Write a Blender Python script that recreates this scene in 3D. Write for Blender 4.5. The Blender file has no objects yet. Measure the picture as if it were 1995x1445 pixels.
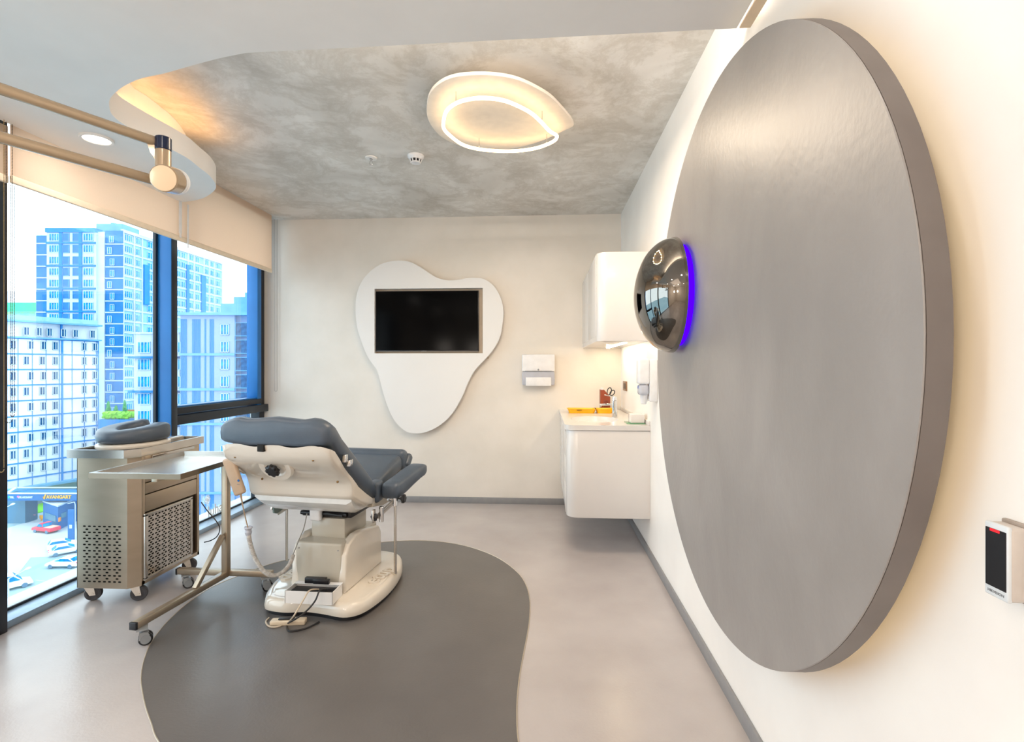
import bpy, bmesh, math, random
from math import sin, cos, pi, radians, sqrt
from mathutils import Vector, Matrix
random.seed(7)
SC = bpy.context.scene
COL = SC.collection

# ------------------------------------------------------------------ camera
F_PX, CX, HY, CAM_Z = 993.0, 997.5, 714.5, 1.35
YAW = math.atan(60.8/F_PX)
cd = bpy.data.cameras.new('camera'); cam = bpy.data.objects.new('camera', cd); COL.objects.link(cam)
cam.location = (0, 0, CAM_Z); cam.rotation_euler = (pi/2, 0, YAW)
cd.sensor_width = 36; cd.lens = F_PX/1995*36; cd.shift_y = -(722.5-HY)/1995
cd.clip_start = .02; cd.clip_end = 2000
SC.camera = cam

# ------------------------------------------------------------------ world, exposure
SC.view_settings.view_transform = 'Standard'; SC.view_settings.look = 'None'
SC.view_settings.exposure = -0.06; SC.view_settings.gamma = 1.0
try: SC.view_settings.use_curve_mapping = False
except Exception: pass
try:
    SC.cycles.use_denoising = True
    SC.cycles.max_bounces = 10; SC.cycles.diffuse_bounces = 5; SC.cycles.glossy_bounces = 5
    SC.cycles.transparent_max_bounces = 12
    SC.cycles.sample_clamp_indirect = 6.0; SC.cycles.caustics_reflective = False; SC.cycles.caustics_refractive = False
except Exception: pass
W = bpy.data.worlds.new('world'); SC.world = W; W.use_nodes = True
bg = W.node_tree.nodes['Background']
bg.inputs[0].default_value = (0.94, 0.965, 1.0, 1); bg.inputs[1].default_value = 4.5

def area(name, loc, size, power, color, rot=(0, 0, 0), shape='DISK', size_y=None, spread=None):
    l = bpy.data.lights.new(name, 'AREA'); l.energy = power; l.color = color; l.shape = shape; l.size = size
    if size_y: l.size_y = size_y
    if spread: l.spread = spread
    o = bpy.data.objects.new(name, l); COL.objects.link(o); o.location = loc; o.rotation_euler = rot
    return o
WARM = (1.0, .89, .78); NEUT = (1.0, .90, .80)
# recessed spots; the ceiling panel and globes are added fill, out of view
SPOTS = [(-2.36, 2.56), (-2.3, .9), (-1.0, .9), (.3, .9), (-2.3, -1.0), (-1.0, -1.0), (.3, -1.0)]
for i, (x, y) in enumerate(SPOTS):
    area('downlight_lamp', (x, y, 2.545), .12, 3, WARM)
area('ceiling_fill_light', (-1.0, .0, 2.54), 1.5, 8, (1.0, .84, .70), shape='RECTANGLE', size_y=1.3)  # added panel, unseen warm fill above the camera

area('cove_lamp', (-.25, 1.80, 2.755), 1.7, 14, (1, .89, .77), rot=(radians(88), 0, 0), shape='RECTANGLE', size_y=.03)
FILL_GLOBES = [(-2.1, -.9), (-1.25, -1.15), (-1.6, -1.9)]  # unseen globes added behind the camera to brighten the room
for x, y in FILL_GLOBES:
    l = bpy.data.lights.new('globe_fill_light', 'POINT'); l.energy = 25; l.color = (1.0, .89, .78); l.shadow_soft_size = .13
    o = bpy.data.objects.new('globe_fill_light', l); COL.objects.link(o); o.location = (x, y, 1.75)

# ------------------------------------------------------------------ back-projection onto real planes
S_, C_ = sin(YAW), cos(YAW)
def ray(u, v):
    a = u-CX
    return Vector((-F_PX*S_+a*C_, F_PX*C_+a*S_, HY-v))
CAMP = Vector((0, 0, CAM_Z)); FWD = Vector((-S_, C_, 0)); RGT = Vector((C_, S_, 0))
def on(u, v, ax, val):
    d = ray(u, v); i = 'XYZ'.index(ax)
    return CAMP+d*((val-CAMP[i])/d[i])
def onp(u, v, p, n):
    d = ray(u, v); return CAMP+d*((Vector(p)-CAMP).dot(n)/d.dot(n))

# ------------------------------------------------------------------ materials
def lin(c):
    if isinstance(c, str):
        c = tuple(int(c[i:i+2], 16)/255 for i in (0, 2, 4))
    return tuple((x/12.92 if x <= .04045 else ((x+.055)/1.055)**2.4) for x in c)
MATS = {}
def mat(name, c, c2=None, rough=.5, metal=0, scale=20, bump=0, bscale=None, spec=None, coat=0, emit=None, es=0,
        trans=0, alpha=1, detail=4, stretch=None, ior=None, lo=.35, hi=.65, dist=0):
    if name in MATS: return MATS[name]
    m = bpy.data.materials.new(name); m.use_nodes = True; MATS[name] = m
    nt = m.node_tree; N = nt.nodes; Lk = nt.links; b = N['Principled BSDF']
    c = lin(c); c2 = lin(c2) if c2 else tuple(min(1, x*.93) for x in c)
    tc = N.new('ShaderNodeTexCoord'); mp = N.new('ShaderNodeMapping'); Lk.new(tc.outputs['Object'], mp.inputs[0])
    if stretch: mp.inputs['Scale'].default_value = stretch
    nz = N.new('ShaderNodeTexNoise'); nz.inputs['Scale'].default_value = scale; nz.inputs['Detail'].default_value = detail
    nz.inputs['Distortion'].default_value = dist
    Lk.new(mp.outputs[0], nz.inputs['Vector'])
    cr = N.new('ShaderNodeValToRGB'); Lk.new(nz.outputs['Fac'], cr.inputs[0])
    cr.color_ramp.elements[0].position = lo; cr.color_ramp.elements[1].position = hi
    cr.color_ramp.elements[0].color = (*c2, 1); cr.color_ramp.elements[1].color = (*c, 1)
    Lk.new(cr.outputs[0], b.inputs['Base Color'])
    b.inputs['Roughness'].default_value = rough; b.inputs['Metallic'].default_value = metal
    if spec is not None: b.inputs['Specular IOR Level'].default_value = spec
    if ior: b.inputs['IOR'].default_value = ior
    if coat: b.inputs['Coat Weight'].default_value = coat; b.inputs['Coat Roughness'].default_value = .05
    if emit: b.inputs['Emission Color'].default_value = (*lin(emit), 1); b.inputs['Emission Strength'].default_value = es
    if trans: b.inputs['Transmission Weight'].default_value = trans
    if alpha < 1: b.inputs['Alpha'].default_value = alpha
    if bump:
        bn = N.new('ShaderNodeTexNoise'); bn.inputs['Scale'].default_value = bscale or scale*2; bn.inputs['Detail'].default_value = 5
        Lk.new(mp.outputs[0], bn.inputs['Vector'])
        bp = N.new('ShaderNodeBump'); bp.inputs['Strength'].default_value = bump; bp.inputs['Distance'].default_value = .01
        Lk.new(bn.outputs['Fac'], bp.inputs['Height']); Lk.new(bp.outputs[0], b.inputs['Normal'])
    return m

def glow(name, c, s):
    if name in MATS: return MATS[name]
    m = bpy.data.materials.new(name); m.use_nodes = True; MATS[name] = m
    nt = m.node_tree; nt.nodes.clear(); e = nt.nodes.new('ShaderNodeEmission'); o = nt.nodes.new('ShaderNodeOutputMaterial')
    e.inputs[0].default_value = (*c, 1); e.inputs[1].default_value = s; nt.links.new(e.outputs[0], o.inputs[0]); return m

def glassmat(name, tint, refl=.08, rough=0):
    m = bpy.data.materials.new(name); m.use_nodes = True; MATS[name] = m
    nt = m.node_tree; N = nt.nodes; N.clear(); L = nt.links
    t = N.new('ShaderNodeBsdfTransparent'); t.inputs[0].default_value = (*tint, 1)
    g = N.new('ShaderNodeBsdfGlossy'); g.inputs['Roughness'].default_value = rough
    fr = N.new('ShaderNodeFresnel'); fr.inputs[0].default_value = 1.45
    mu = N.new('ShaderNodeMath'); mu.operation = 'MULTIPLY'; mu.inputs[1].default_value = refl*8
    mx = N.new('ShaderNodeMixShader'); o = N.new('ShaderNodeOutputMaterial')
    L.new(fr.outputs[0], mu.inputs[0]); L.new(mu.outputs[0], mx.inputs[0]); L.new(t.outputs[0], mx.inputs[1]); L.new(g.outputs[0], mx.inputs[2]); L.new(mx.outputs[0], o.inputs[0])
    return m

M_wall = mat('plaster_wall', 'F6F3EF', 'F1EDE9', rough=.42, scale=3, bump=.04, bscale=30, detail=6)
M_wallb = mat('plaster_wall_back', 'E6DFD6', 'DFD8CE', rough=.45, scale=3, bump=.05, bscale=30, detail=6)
M_ceil = mat('silk_plaster', 'B4B1AB', '8B877F', rough=.38, scale=2.6, bump=.25, bscale=14, detail=9, stretch=(1, 1.6, 1), lo=.30, hi=.56, dist=1.6)
def ceil_mat():
    m = mat('silk_plaster_ceiling', 'EDEAE5', 'C8C3BB', rough=.42, scale=1.7, bump=.10, bscale=22, detail=9, lo=.30, hi=.66, dist=.7)
    nt = m.node_tree; N = nt.nodes; L = nt.links; b = N['Principled BSDF']
    src = b.inputs['Base Color'].links[0].from_socket
    tc = N.new('ShaderNodeTexCoord'); nz = N.new('ShaderNodeTexNoise'); nz.inputs['Scale'].default_value = 2.6; nz.inputs['Detail'].default_value = 11
    nz.inputs['Distortion'].default_value = .35; nz.inputs['Roughness'].default_value = .72; L.new(tc.outputs['Object'], nz.inputs['Vector'])
    cr = N.new('ShaderNodeValToRGB'); e = cr.color_ramp.elements; e[0].position = .44; e[0].color = (1, 1, 1, 1); e[1].position = .60; e[1].color = (1, 1, 1, 1)
    k = e.new(.52); k.color = (.72, .69, .64, 1); L.new(nz.outputs['Fac'], cr.inputs[0])
    mx = N.new('ShaderNodeMixRGB'); mx.blend_type = 'MULTIPLY'; mx.inputs[0].default_value = .6; L.new(src, mx.inputs[1]); L.new(cr.outputs[0], mx.inputs[2]); L.new(mx.outputs[0], b.inputs['Base Color'])
    return m
M_ceil = ceil_mat()
M_white = mat('white_ceiling_paint', 'F0EEEB', 'ECEAE7', rough=.7, scale=4)
M_fl = mat('poured_floor', 'BEB7B5', 'AFA7A5', rough=.25, scale=2.2, bump=.05, bscale=90, detail=8, lo=.3, hi=.7)
M_fd = mat('poured_floor_dark', '676361', '605C5A', rough=.30, scale=3, bump=.05, bscale=90, detail=8)
M_trim = mat('floor_joint_metal', 'C8BBA8', rough=.35, metal=.6)
M_base = mat('grey_skirting', '8D8D8E', '87878A', rough=.45)
M_frame = mat('window_frame_blue', '1F74BC', '1A69AE', rough=.35, metal=.1, scale=2)
M_framed = mat('window_frame_dark', '0E1A28', '0B1520', rough=.4, scale=3)
M_shade = mat('shade_fabric', 'E2D6C6', 'DBCFBE', rough=.85, scale=200, bump=.05)
def shade_mat():
    m = bpy.data.materials.new('shade_translucent'); m.use_nodes = True; nt = m.node_tree; N = nt.nodes; L = nt.links; N.clear()
    tc = N.new('ShaderNodeTexCoord'); w = N.new('ShaderNodeTexNoise'); w.inputs['Scale'].default_value = 120; L.new(tc.outputs['Object'], w.inputs['Vector'])
    cr = N.new('ShaderNodeValToRGB'); cr.color_ramp.elements[0].color = (*lin('E4D8C6'), 1); cr.color_ramp.elements[1].color = (*lin('EBE0D0'), 1); L.new(w.outputs['Fac'], cr.inputs[0])
    d = N.new('ShaderNodeBsdfDiffuse'); t = N.new('ShaderNodeBsdfTranslucent'); t.inputs[0].default_value = (1, .77, .62, 1); L.new(cr.outputs[0], d.inputs[0])
    mx = N.new('ShaderNodeMixShader'); mx.inputs[0].default_value = .52; o = N.new('ShaderNodeOutputMaterial')
    L.new(d.outputs[0], mx.inputs[1]); L.new(t.outputs[0], mx.inputs[2]); L.new(mx.outputs[0], o.inputs[0]); return m
M_shade = shade_mat()
M_conc = mat('grey_venetian_plaster', '97928F', '888380', rough=.40, scale=2.4, bump=.10, bscale=34, detail=11, stretch=(1, 1.5, 1), lo=.25, hi=.7, dist=.5)
M_concs = mat('grey_venetian_plaster_rim', '78706C', '706864', rough=.5, scale=6, bump=.05)
M_gloss = mat('white_lacquer', 'DAD6D3', 'D7D3D0', rough=.22, scale=2, coat=.2)
M_panel = mat('white_matt_panel', 'E9E7E5', 'E6E4E2', rough=.5, scale=2)
M_steel = mat('brushed_steel', 'BFAE9A', 'B4A48F', rough=.36, metal=.85, scale=5, stretch=(1, 1, 4), lo=.2, hi=.8)
M_steelb = mat('bright_steel', 'CFCAC3', 'C6C1BA', rough=.27, metal=.95, scale=6)
M_chrome = mat('chrome', 'D8D8D8', rough=.06, metal=1)
M_dark = mat('black_plastic', '15151A', rough=.35)
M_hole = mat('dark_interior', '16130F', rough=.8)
M_rub = mat('grey_rubber', '45454A', '3B3B40', rough=.5)
M_pl = mat('white_plastic', 'E8E8EA', rough=.35)
M_ivory = mat('ivory_gloss_shell', 'DDD5C9', 'D7CEC1', rough=.10, scale=2, coat=.6)
M_beige = mat('beige_painted_metal', 'BDB6A8', 'B6AFA1', rough=.22, scale=2, coat=.3)
M_vinyl = mat('blue_grey_vinyl', '4E5966', '475260', rough=.38, scale=5, bump=.06, bscale=160)
M_seam = mat('vinyl_seam', '3A4856', rough=.5)
M_arm = mat('champagne_painted_tube', 'B49E82', 'AE987C', rough=.25, metal=.25, scale=2, coat=.3)
M_navy = mat('navy_plastic', '0C1B3D', rough=.2)
M_tube = glow('warm_neon', (1, .68, .34), 9)
M_led = glow('warm_led_strip', (1, .52, .18), 24)
M_ledr = glow('warm_led_ring', (1, .70, .32), 3.2)
M_ledu = glow('undercabinet_led', (1, .80, .52), 45)
M_lens = glow('downlight_lens', (1, .86, .70), 5)
M_vio = glow('violet_led', (.05, .0, 1.0), 2.4)
M_dome = mat('black_chrome', '86817B', rough=.03, metal=1)
M_screen = mat('tv_screen', '050506', '040405', rough=.12, scale=2, spec=.04)
M_yel = mat('yellow_plastic', 'F7B714', rough=.35)
M_brown = mat('brown_plastic', '8A3F22', '7C361D', rough=.4)
M_clear = mat('frosted_plastic', 'C9CCD8', rough=.25, alpha=.75)
M_blueG = glassmat('window_glass', (.89, .97, 1.0), .05)

# ------------------------------------------------------------------ mesh builder
def wm(o):
    m = o.matrix_basis.copy(); p = o.parent
    while p: m = p.matrix_basis @ m; p = p.parent
    return m
def tag(o, label=None, cat=None, group=None, kind=None):
    if label: o['label'] = label
    if cat: o['category'] = cat
    if group: o['group'] = group
    if kind: o['kind'] = kind
    return o
def empty(name, loc, rz=0, label=None, cat=None, group=None):
    o = bpy.data.objects.new(name, None); COL.objects.link(o); o.location = loc; o.rotation_euler = (0, 0, rz)
    o.empty_display_size = .1
    return tag(o, label, cat, group)

class MB:
    def __init__(s): s.bm = bmesh.new()
    def _xf(s, vs, M):
        if M is not None:
            for v in vs: v.co = M @ v.co
    def box(s, x0, x1, y0, y1, z0, z1, bev=0, seg=2, M=None):
        t = bmesh.new(); bmesh.ops.create_cube(t, size=1)
        sx, sy, sz = x1-x0, y1-y0, z1-z0
        for v in t.verts: v.co = Vector(((v.co.x+.5)*sx+x0, (v.co.y+.5)*sy+y0, (v.co.z+.5)*sz+z0))
        if bev:
            bmesh.ops.bevel(t, geom=t.edges[:], offset=min(bev, min(abs(sx), abs(sy), abs(sz))*.49), segments=seg, profile=.5, affect='EDGES')
        if M is not None: bmesh.ops.transform(t, matrix=M, verts=t.verts)
        s.join(t); return s
    def join(s, t):
        me = bpy.data.meshes.new('tmp'); t.to_mesh(me); t.free(); s.bm.from_mesh(me); bpy.data.meshes.remove(me)
    def obox(s, c, ax, ay, az, hx, hy, hz, bev=0, seg=2):
        M = Matrix((( ax[0], ay[0], az[0], c[0]), (ax[1], ay[1], az[1], c[1]), (ax[2], ay[2], az[2], c[2]), (0, 0, 0, 1)))
        return s.box(-hx, hx, -hy, hy, -hz, hz, bev, seg, M)
    def bar(s, a, b, w, h=None, bev=0, up=(0, 0, 1)):
        a, b = Vector(a), Vector(b); d = b-a; L = d.length; y = d.normalized(); u = Vector(up)
        if abs(y.dot(u)) > .99: u = Vector((1, 0, 0))
        x = y.cross(u).normalized(); z = x.cross(y)
        return s.obox((a+b)/2, x, y, z, w/2, L/2, (h or w)/2, bev)
    def cyl(s, a, b, r, r2=None, n=20, cap=True, bev=0):
        a, b = Vector(a), Vector(b); r2 = r if r2 is None else r2; d = (b-a).normalized()
        u = Vector((0, 0, 1)) if abs(d.z) < .95 else Vector((1, 0, 0))
        x = d.cross(u).normalized(); y = d.cross(x)
        prof = [(a, r), (b, r2)]
        if bev:
            prof = [(a, r-bev), (a+d*bev, r), (b-d*bev, r2), (b, r2-bev)]
        rings = [[s.bm.verts.new(p+x*(rr*cos(2*pi*i/n))+y*(rr*sin(2*pi*i/n))) for i in range(n)] for p, rr in prof]
        for A, B in zip(rings, rings[1:]):
            for i in range(n): s.bm.faces.new((A[i], A[(i+1) % n], B[(i+1) % n], B[i]))
        if cap: s.bm.faces.new(rings[0][::-1]); s.bm.faces.new(rings[-1])
        return s
    def tube(s, pts, r, n=10, closed=False, cap=True):
        pts = [Vector(p) for p in pts]; m = len(pts); rings = []
        rr = r if isinstance(r, (list, tuple)) else [r]*m
        prev = None
        for i, p in enumerate(pts):
            if closed: d = (pts[(i+1) % m]-pts[i-1])
            else: d = pts[min(i+1, m-1)]-pts[max(i-1, 0)]
            d.normalize()
            if prev is None:
                u = Vector((0, 0, 1)) if abs(d.z) < .9 else Vector((1, 0, 0)); x = d.cross(u).normalized()
            else: x = (prev-d*prev.dot(d)).normalized()
            prev = x; y = d.cross(x)
            rings.append([s.bm.verts.new(p+x*(rr[i]*cos(2*pi*k/n))+y*(rr[i]*sin(2*pi*k/n))) for k in range(n)])
        R = rings+([rings[0]] if closed else [])
        for A, B in zip(R, R[1:]):
            for i in range(n): s.bm.faces.new((A[i], A[(i+1) % n], B[(i+1) % n], B[i]))
        if cap and not closed: s.bm.faces.new(rings[0][::-1]); s.bm.faces.new(rings[-1])
        return s
    def prism(s, pts, ax, d0, d1, bev=0, seg=2):
        """outline pts (2D) extruded along axis ax from d0 to d1"""
        t = bmesh.new()
        def mk(p, d):
            return {'X': (d, p[0], p[1]), 'Y': (p[0], d, p[1]), 'Z': (p[0], p[1], d)}[ax]
        A = [t.verts.new(mk(p, d0)) for p in pts]; B = [t.verts.new(mk(p, d1)) for p in pts]; n = len(pts)
        fa = t.faces.new(A); fb = t.faces.new(B[::-1])
        for i in range(n): t.faces.new((A[i], B[i], B[(i+1) % n], A[(i+1) % n]))
        bmesh.ops.recalc_face_normals(t, faces=t.faces[:])
        if bev:
            es = [e for e in t.edges if (e.verts[0] in A and e.verts[1] in A) or (e.verts[0] in B and e.verts[1] in B)]
            bmesh.ops.bevel(t, geom=es, offset=bev, segments=seg, profile=.5, affect='EDGES')
        bmesh.ops.triangulate(t, faces=[f for f in t.faces if len(f.verts) > 4], ngon_method='EAR_CLIP')
        s.join(t); return s
    def lathe(s, prof, M=None, n=32, cap=False):
        rings = []
        M = M or Matrix.Identity(4)
        for r, z in prof:
            if r < 1e-6: rings.append([s.bm.verts.new(M @ Vector((0, 0, z)))])
            else: rings.append([s.bm.verts.new(M @ Vector((r*cos(2*pi*i/n), r*sin(2*pi*i/n), z))) for i in range(n)])
        for A, B in zip(rings, rings[1:]):
            for i in range(n):
                j = (i+1) % n
                if len(A) == 1 and len(B) == 1: break
                if len(A) == 1: s.bm.faces.new((A[0], B[j], B[i]))
                elif len(B) == 1: s.bm.faces.new((A[i], A[j], B[0]))
                else: s.bm.faces.new((A[i], A[j], B[j], B[i]))
        if cap:
            for R in (rings[0], rings[-1]):
                if len(R) > 1: s.bm.faces.new(R)
        return s
    def loft(s, rings, cap=True, closed=True):
        R = [[s.bm.verts.new(p) for p in r] for r in rings]
        n = len(R[0])
        for A, B in zip(R, R[1:]):
            for i in range(n if closed else n-1): s.bm.faces.new((A[i], A[(i+1) % n], B[(i+1) % n], B[i]))
        if cap: s.bm.faces.new(R[0][::-1]); s.bm.faces.new(R[-1])
        return s
    def poly(s, pts):
        f = s.bm.faces.new([s.bm.verts.new(p) for p in pts]); return s
    def build(s, name, m, parent=None, world=False, sharp=.6, sub=0, double=False):
        bm = s.bm
        bmesh.ops.recalc_face_normals(bm, faces=bm.faces[:])
        for f in bm.faces: f.smooth = True
        for e in bm.edges:
            if len(e.link_faces) == 2 and e.calc_face_angle(0) > sharp and not sub: e.smooth = False
        me = bpy.data.meshes.new(name); 
        if parent is not None:
            if world: bmesh.ops.transform(bm, matrix=wm(parent).inverted(), verts=bm.verts)
            bm.to_mesh(me)
            o = bpy.data.objects.new(name, me); o.parent = parent
        else:
            xs = [v.co for v in bm.verts]
            c = Vector(((min(v.x for v in xs)+max(v.x for v in xs))/2, (min(v.y for v in xs)+max(v.y for v in xs))/2, min(v.z for v in xs)))
            bmesh.ops.translate(bm, vec=-c, verts=bm.verts); bm.to_mesh(me)
            o = bpy.data.objects.new(name, me); o.location = c
        bm.free(); COL.objects.link(o); me.materials.append(m)
        if sub:
            md = o.modifiers.new('sub', 'SUBSURF'); md.levels = sub; md.render_levels = sub
        return o
def struct(o): o['kind'] = 'structure'; return o
def crom(pts, k=8, closed=True):
    pts = [Vector(p) for p in pts]; n = len(pts); out = []
    rng = range(n) if closed else range(n-1)
    for i in rng:
        g = (lambda j: pts[j % n]) if closed else (lambda j: pts[max(0, min(n-1, j))])
        p0, p1, p2, p3 = g(i-1), g(i), g(i+1), g(i+2)
        for t in range(k):
            t /= k
            out.append(.5*((2*p1)+(p2-p0)*t+(2*p0-5*p1+4*p2-p3)*t*t+(3*p1-p0-3*p2+p3)*t**3))
    if not closed: out.append(pts[-1])
    return out
def text_mesh(txt, size, depth, loc, rx, ry, rz_dir, name, m, parent, world=True, bold=0):
    """text in plane spanned by rx (right) and ry (up), facing rz_dir"""
    cu = bpy.data.curves.new('t', 'FONT'); cu.body = txt; cu.size = size; cu.extrude = depth; cu.align_x = 'CENTER'; cu.align_y = 'CENTER'; cu.offset = bold
    cu.resolution_u = 3
    o = bpy.data.objects.new('t', cu); COL.objects.link(o)
    dg = bpy.context.evaluated_depsgraph_get(); me = bpy.data.meshes.new_from_object(o.evaluated_get(dg))
    COL.objects.unlink(o); bpy.data.objects.remove(o)
    mb = MB(); mb.bm.from_mesh(me); bpy.data.meshes.remove(me)
    rx, ry, rz = Vector(rx), Vector(ry), Vector(rz_dir)
    M = Matrix(((rx.x, ry.x, rz.x, loc[0]), (rx.y, ry.y, rz.y, loc[1]), (rx.z, ry.z, rz.z, loc[2]), (0, 0, 0, 1)))
    bmesh.ops.transform(mb.bm, matrix=M, verts=mb.bm.verts)
    return mb.build(name, m, parent, world=world)
def copy_tree(o, parent=None):
    c = o.copy(); COL.objects.link(c); c.parent = parent
    for ch in [x for x in bpy.data.objects if x.parent == o]: copy_tree(ch, c)
    return c

# ================================================================== SETTING
XR, XW, YB, ZC, ZS = .757, -2.86, 5.02, 2.84, 2.56
YN = -2.6
struct(MB().box(XW-.1, XR+.15, YN-.15, YB+.15, -.2, 0).build('floor', M_fl))
struct(MB().box(XW-.1, XR+.15, YN-.15, YB+.15, ZC, ZC+.15).build('ceiling', M_ceil))
struct(MB().box(XR, XR+.15, YN-.15, YB+.15, 0, ZC).build('wall_right', M_wall))
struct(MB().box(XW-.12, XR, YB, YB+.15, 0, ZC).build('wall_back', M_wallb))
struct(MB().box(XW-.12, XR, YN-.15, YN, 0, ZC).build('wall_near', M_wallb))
# strip above the glazing; unseen near stretch made solid to cut daylight
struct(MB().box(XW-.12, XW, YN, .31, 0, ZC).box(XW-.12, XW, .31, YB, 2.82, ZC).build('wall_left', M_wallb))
# skirting
struct(MB().box(XR-.012, XR, YN, YB, 0, .06, .002).build('baseboard_right', M_base))
struct(MB().box(XW+.14, XR-.012, YB-.012, YB, 0, .06, .002).build('baseboard_back', M_base))

# dark floor figure and its joint trim
fp = [(737,1057),(789,1053.5),(840,1054),(890,1060),(933,1071),(974,1089),(1007,1114),(1024,1138),(1032,1168),(1032,1201),(1027,1238),(1019,1279),(1012,1319),(1008,1356),(1007,1396),(1010,1445),
      (1030,1560),(900,1750),(560,1700),(380,1540),(309,1445),(295,1410),(284,1379),(277,1346),(274.6,1320),(279,1291),(291,1258),(305,1236),(332,1205),(372,1170),(420,1140),(485,1114),(520,1101),(579,1085),(650,1067)]
fp3 = crom([on(u, v, 'Z', 0) for u, v in fp], 5)
struct(MB().prism([(p.x, p.y) for p in fp3], 'Z', .0002, .0016).build('floor_inlay', M_fd))
struct(MB().tube([Vector((p.x, p.y, .001)) for p in fp3], .0028, 6, closed=True).build('trim_1', M_trim))

# lowered white ceiling with its curved lobe
low = [(480,103),(430,113),(380,126),(320,143),(275,153),(243,167),(223,182),(213,196),(214,213),(220,225),(235,238),(255,250),(279,263),(306,277),(334,291),(365,308),(388,326),(407,341),(418,355),(420.5,366),(412,376),(395,386),(370,392),(350,393)]
lp = crom([on(u, v, 'Z', ZS) for u, v in low], 5, closed=False)
lp = [(max(p.x, -2.655), p.y) for p in lp]
pr = on(1440, 51, 'Z', ZS)
outline = [(.69, 1.868), *lp, (-2.655, 3.5), (-2.655, YN), (.69, YN)]
lob = MB().prism(outline, 'Z', ZS, ZS+.125)
struct(lob.build('ceiling_lowered', M_white))
# recess wall of the cove above the lobe
rc = [on(u, v, 'Z', ZC) for u, v in [(262,172),(285,186),(306,202),(332,223),(350,243),(362,262)]]
rc = [(p.x, p.y) for p in crom(rc, 4, closed=False)]
struct(MB().prism([(-1.9, YN), (-1.9, 1.75), *rc, (-2.4, 3.2), (-2.66, 3.2), (-2.66, YN)], 'Z', ZS+.126, ZC-.001).build('trim_2', M_white))
struct(MB().box(-1.89, .60, 1.45, 1.62, ZS+.126, ZC-.001).build('trim_3', M_white))

# LED strips (things that give off the cove light)
def strip(name, pts, w, m, label, z0, h=.006):
    mb = MB(); pts = [Vector(p) for p in pts]
    for a, b in zip(pts, pts[1:]): mb.bar(a, b, w, h)
    o = mb.build(name, m); return tag(o, label, 'led strip')
lobe_c = []
for i in range(33, 90, 2):
    p, q = Vector((*lp[i], 0)), Vector((*lp[i+1], 0)); d = (q-p).normalized()
    lobe_c.append(Vector((p.x-d.y*.035, p.y+d.x*.035, ZS+.1285)))
strip('cove_led_strip', lobe_c, .010, M_led, 'warm LED strip lying hidden on the ledge of the curved ceiling lobe', 0)
strip('cove_led_strip', [(-1.0, 1.78, ZS+.131), (.6, 1.78, ZS+.131)], .008, glow('warm_led_dim', (1, .76, .52), 12), 'warm LED strip along the straight edge of the lowered white ceiling', 0)
struct(MB().box(.700, .738, YN, 1.868, ZS, ZS+.006).build('trim_5', mat('beige_trim', 'E2CDB4', rough=.6)))
strip('wall_wash_led', [(XR-.022, YN+.1, ZS+.045), (XR-.022, 1.86, ZS+.045)], .02, glow('wall_wash', (1, .86, .70), 5), 'bright LED line in the gap between lowered ceiling and right wall', 0)

for (x, y), w_ in zip(FILL_GLOBES, ('nearest the window', 'nearest the right wall', 'deepest in the room')):  # bodies of the added fill globes
    r = empty('fill_globe', (x, y, 1.62)); tag(r, 'added fill-light globe behind the camera, '+w_, 'pendant lamp', 'added fill globes outside the view')
    MB().cyl((0, 0, .25), (0, 0, ZS-1.62), .004, n=8).build('cord', M_dark, r)
    MB().lathe([(.12*sin(a*pi/12), .13-.12*cos(a*pi/12)) for a in range(13)], n=24).build('glass_globe', glassmat('globe_glass', (1, 1, 1), .02), r)
# downlights
for i, (x, y) in enumerate(SPOTS):
    r = empty('downlight', (x, y, ZS-.012))
    tag(r, 'round recessed downlight in the curved ceiling lobe beside the window' if i == 0 else 'round recessed downlight in the %s row off the view, %s' % ('nearer' if y > 0 else 'farther', {-2.3: 'closest to the window', -1.0: 'in mid room', .3: 'closest to the right wall'}[x]), 'downlight', None if i == 0 else 'downlights outside the view')
    MB().lathe([(.062, .012), (.075, .012), (.075, .003), (.072, 0), (.062, .002)], n=32).build('trim_ring', M_white, r)
    MB().lathe([(.062, .006), (0, .006)], n=32).build('lens', M_lens, r)

# ------------------------------------------------------------------ window wall
FI, FO = -2.775, -2.89       # room face and glass line of the frames
def fbox(name, y0, y1, z0, z1, x0=FO-.03, x1=FI, m=None, bev=.003):
    return struct(MB().box(x0, x1, y0, y1, z0, z1, bev).build(name, m or M_frame))
win = struct(empty('window_1', (FO, 4.0, 0)))
def wpart(name, m, *boxes, bev=.003, parent=None):
    mb = MB()
    for b in boxes: mb.box(*b, bev)
    o = mb.build(name, m, parent or win, world=True); return o
YM = 3.645
wpart('mullion', M_frame, (FO-.03, FI, YM, YM+.062, 0, 2.82))
wpart('mullion_face', M_framed, (FI-.001, FI+.004, YM+.004, YM+.062, 0, 2.82))
wpart('mullion_edge', M_framed, (FO-.012, FO+.012, YM-.02, YM+.001, .04, 2.82))
wpart('jamb', M_framed, (FO-.03, FI-.055, 4.93, YB, 0, 2.82))
wpart('jamb', M_frame, (FO-.03, FI-.035, 4.86, 4.93, .9, 2.82))
wpart('head', M_framed, (FO-.03, FI, .32, YB, 2.78, 2.82))
wpart('transom', M_framed, (FO-.03, FI-.01, YM+.062, YB, .905, .975), (FO-.02, FI-.03, YM+.062, 4.93, .985, 1.035))
wpart('sash_rail', M_frame, (FO-.02, FI-.045, YM+.062, 4.93, 1.035, 1.048))
wpart('bottom_rail', mat('rail_metal_light', '9FB4C6', '93A8BB', rough=.35, metal=.4), (FO+.012, FI+.02, .32, YB, 0, .038))
wpart('bottom_gasket', M_dark, (FO, FO+.014, .32, YB, .03, .052))
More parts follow.
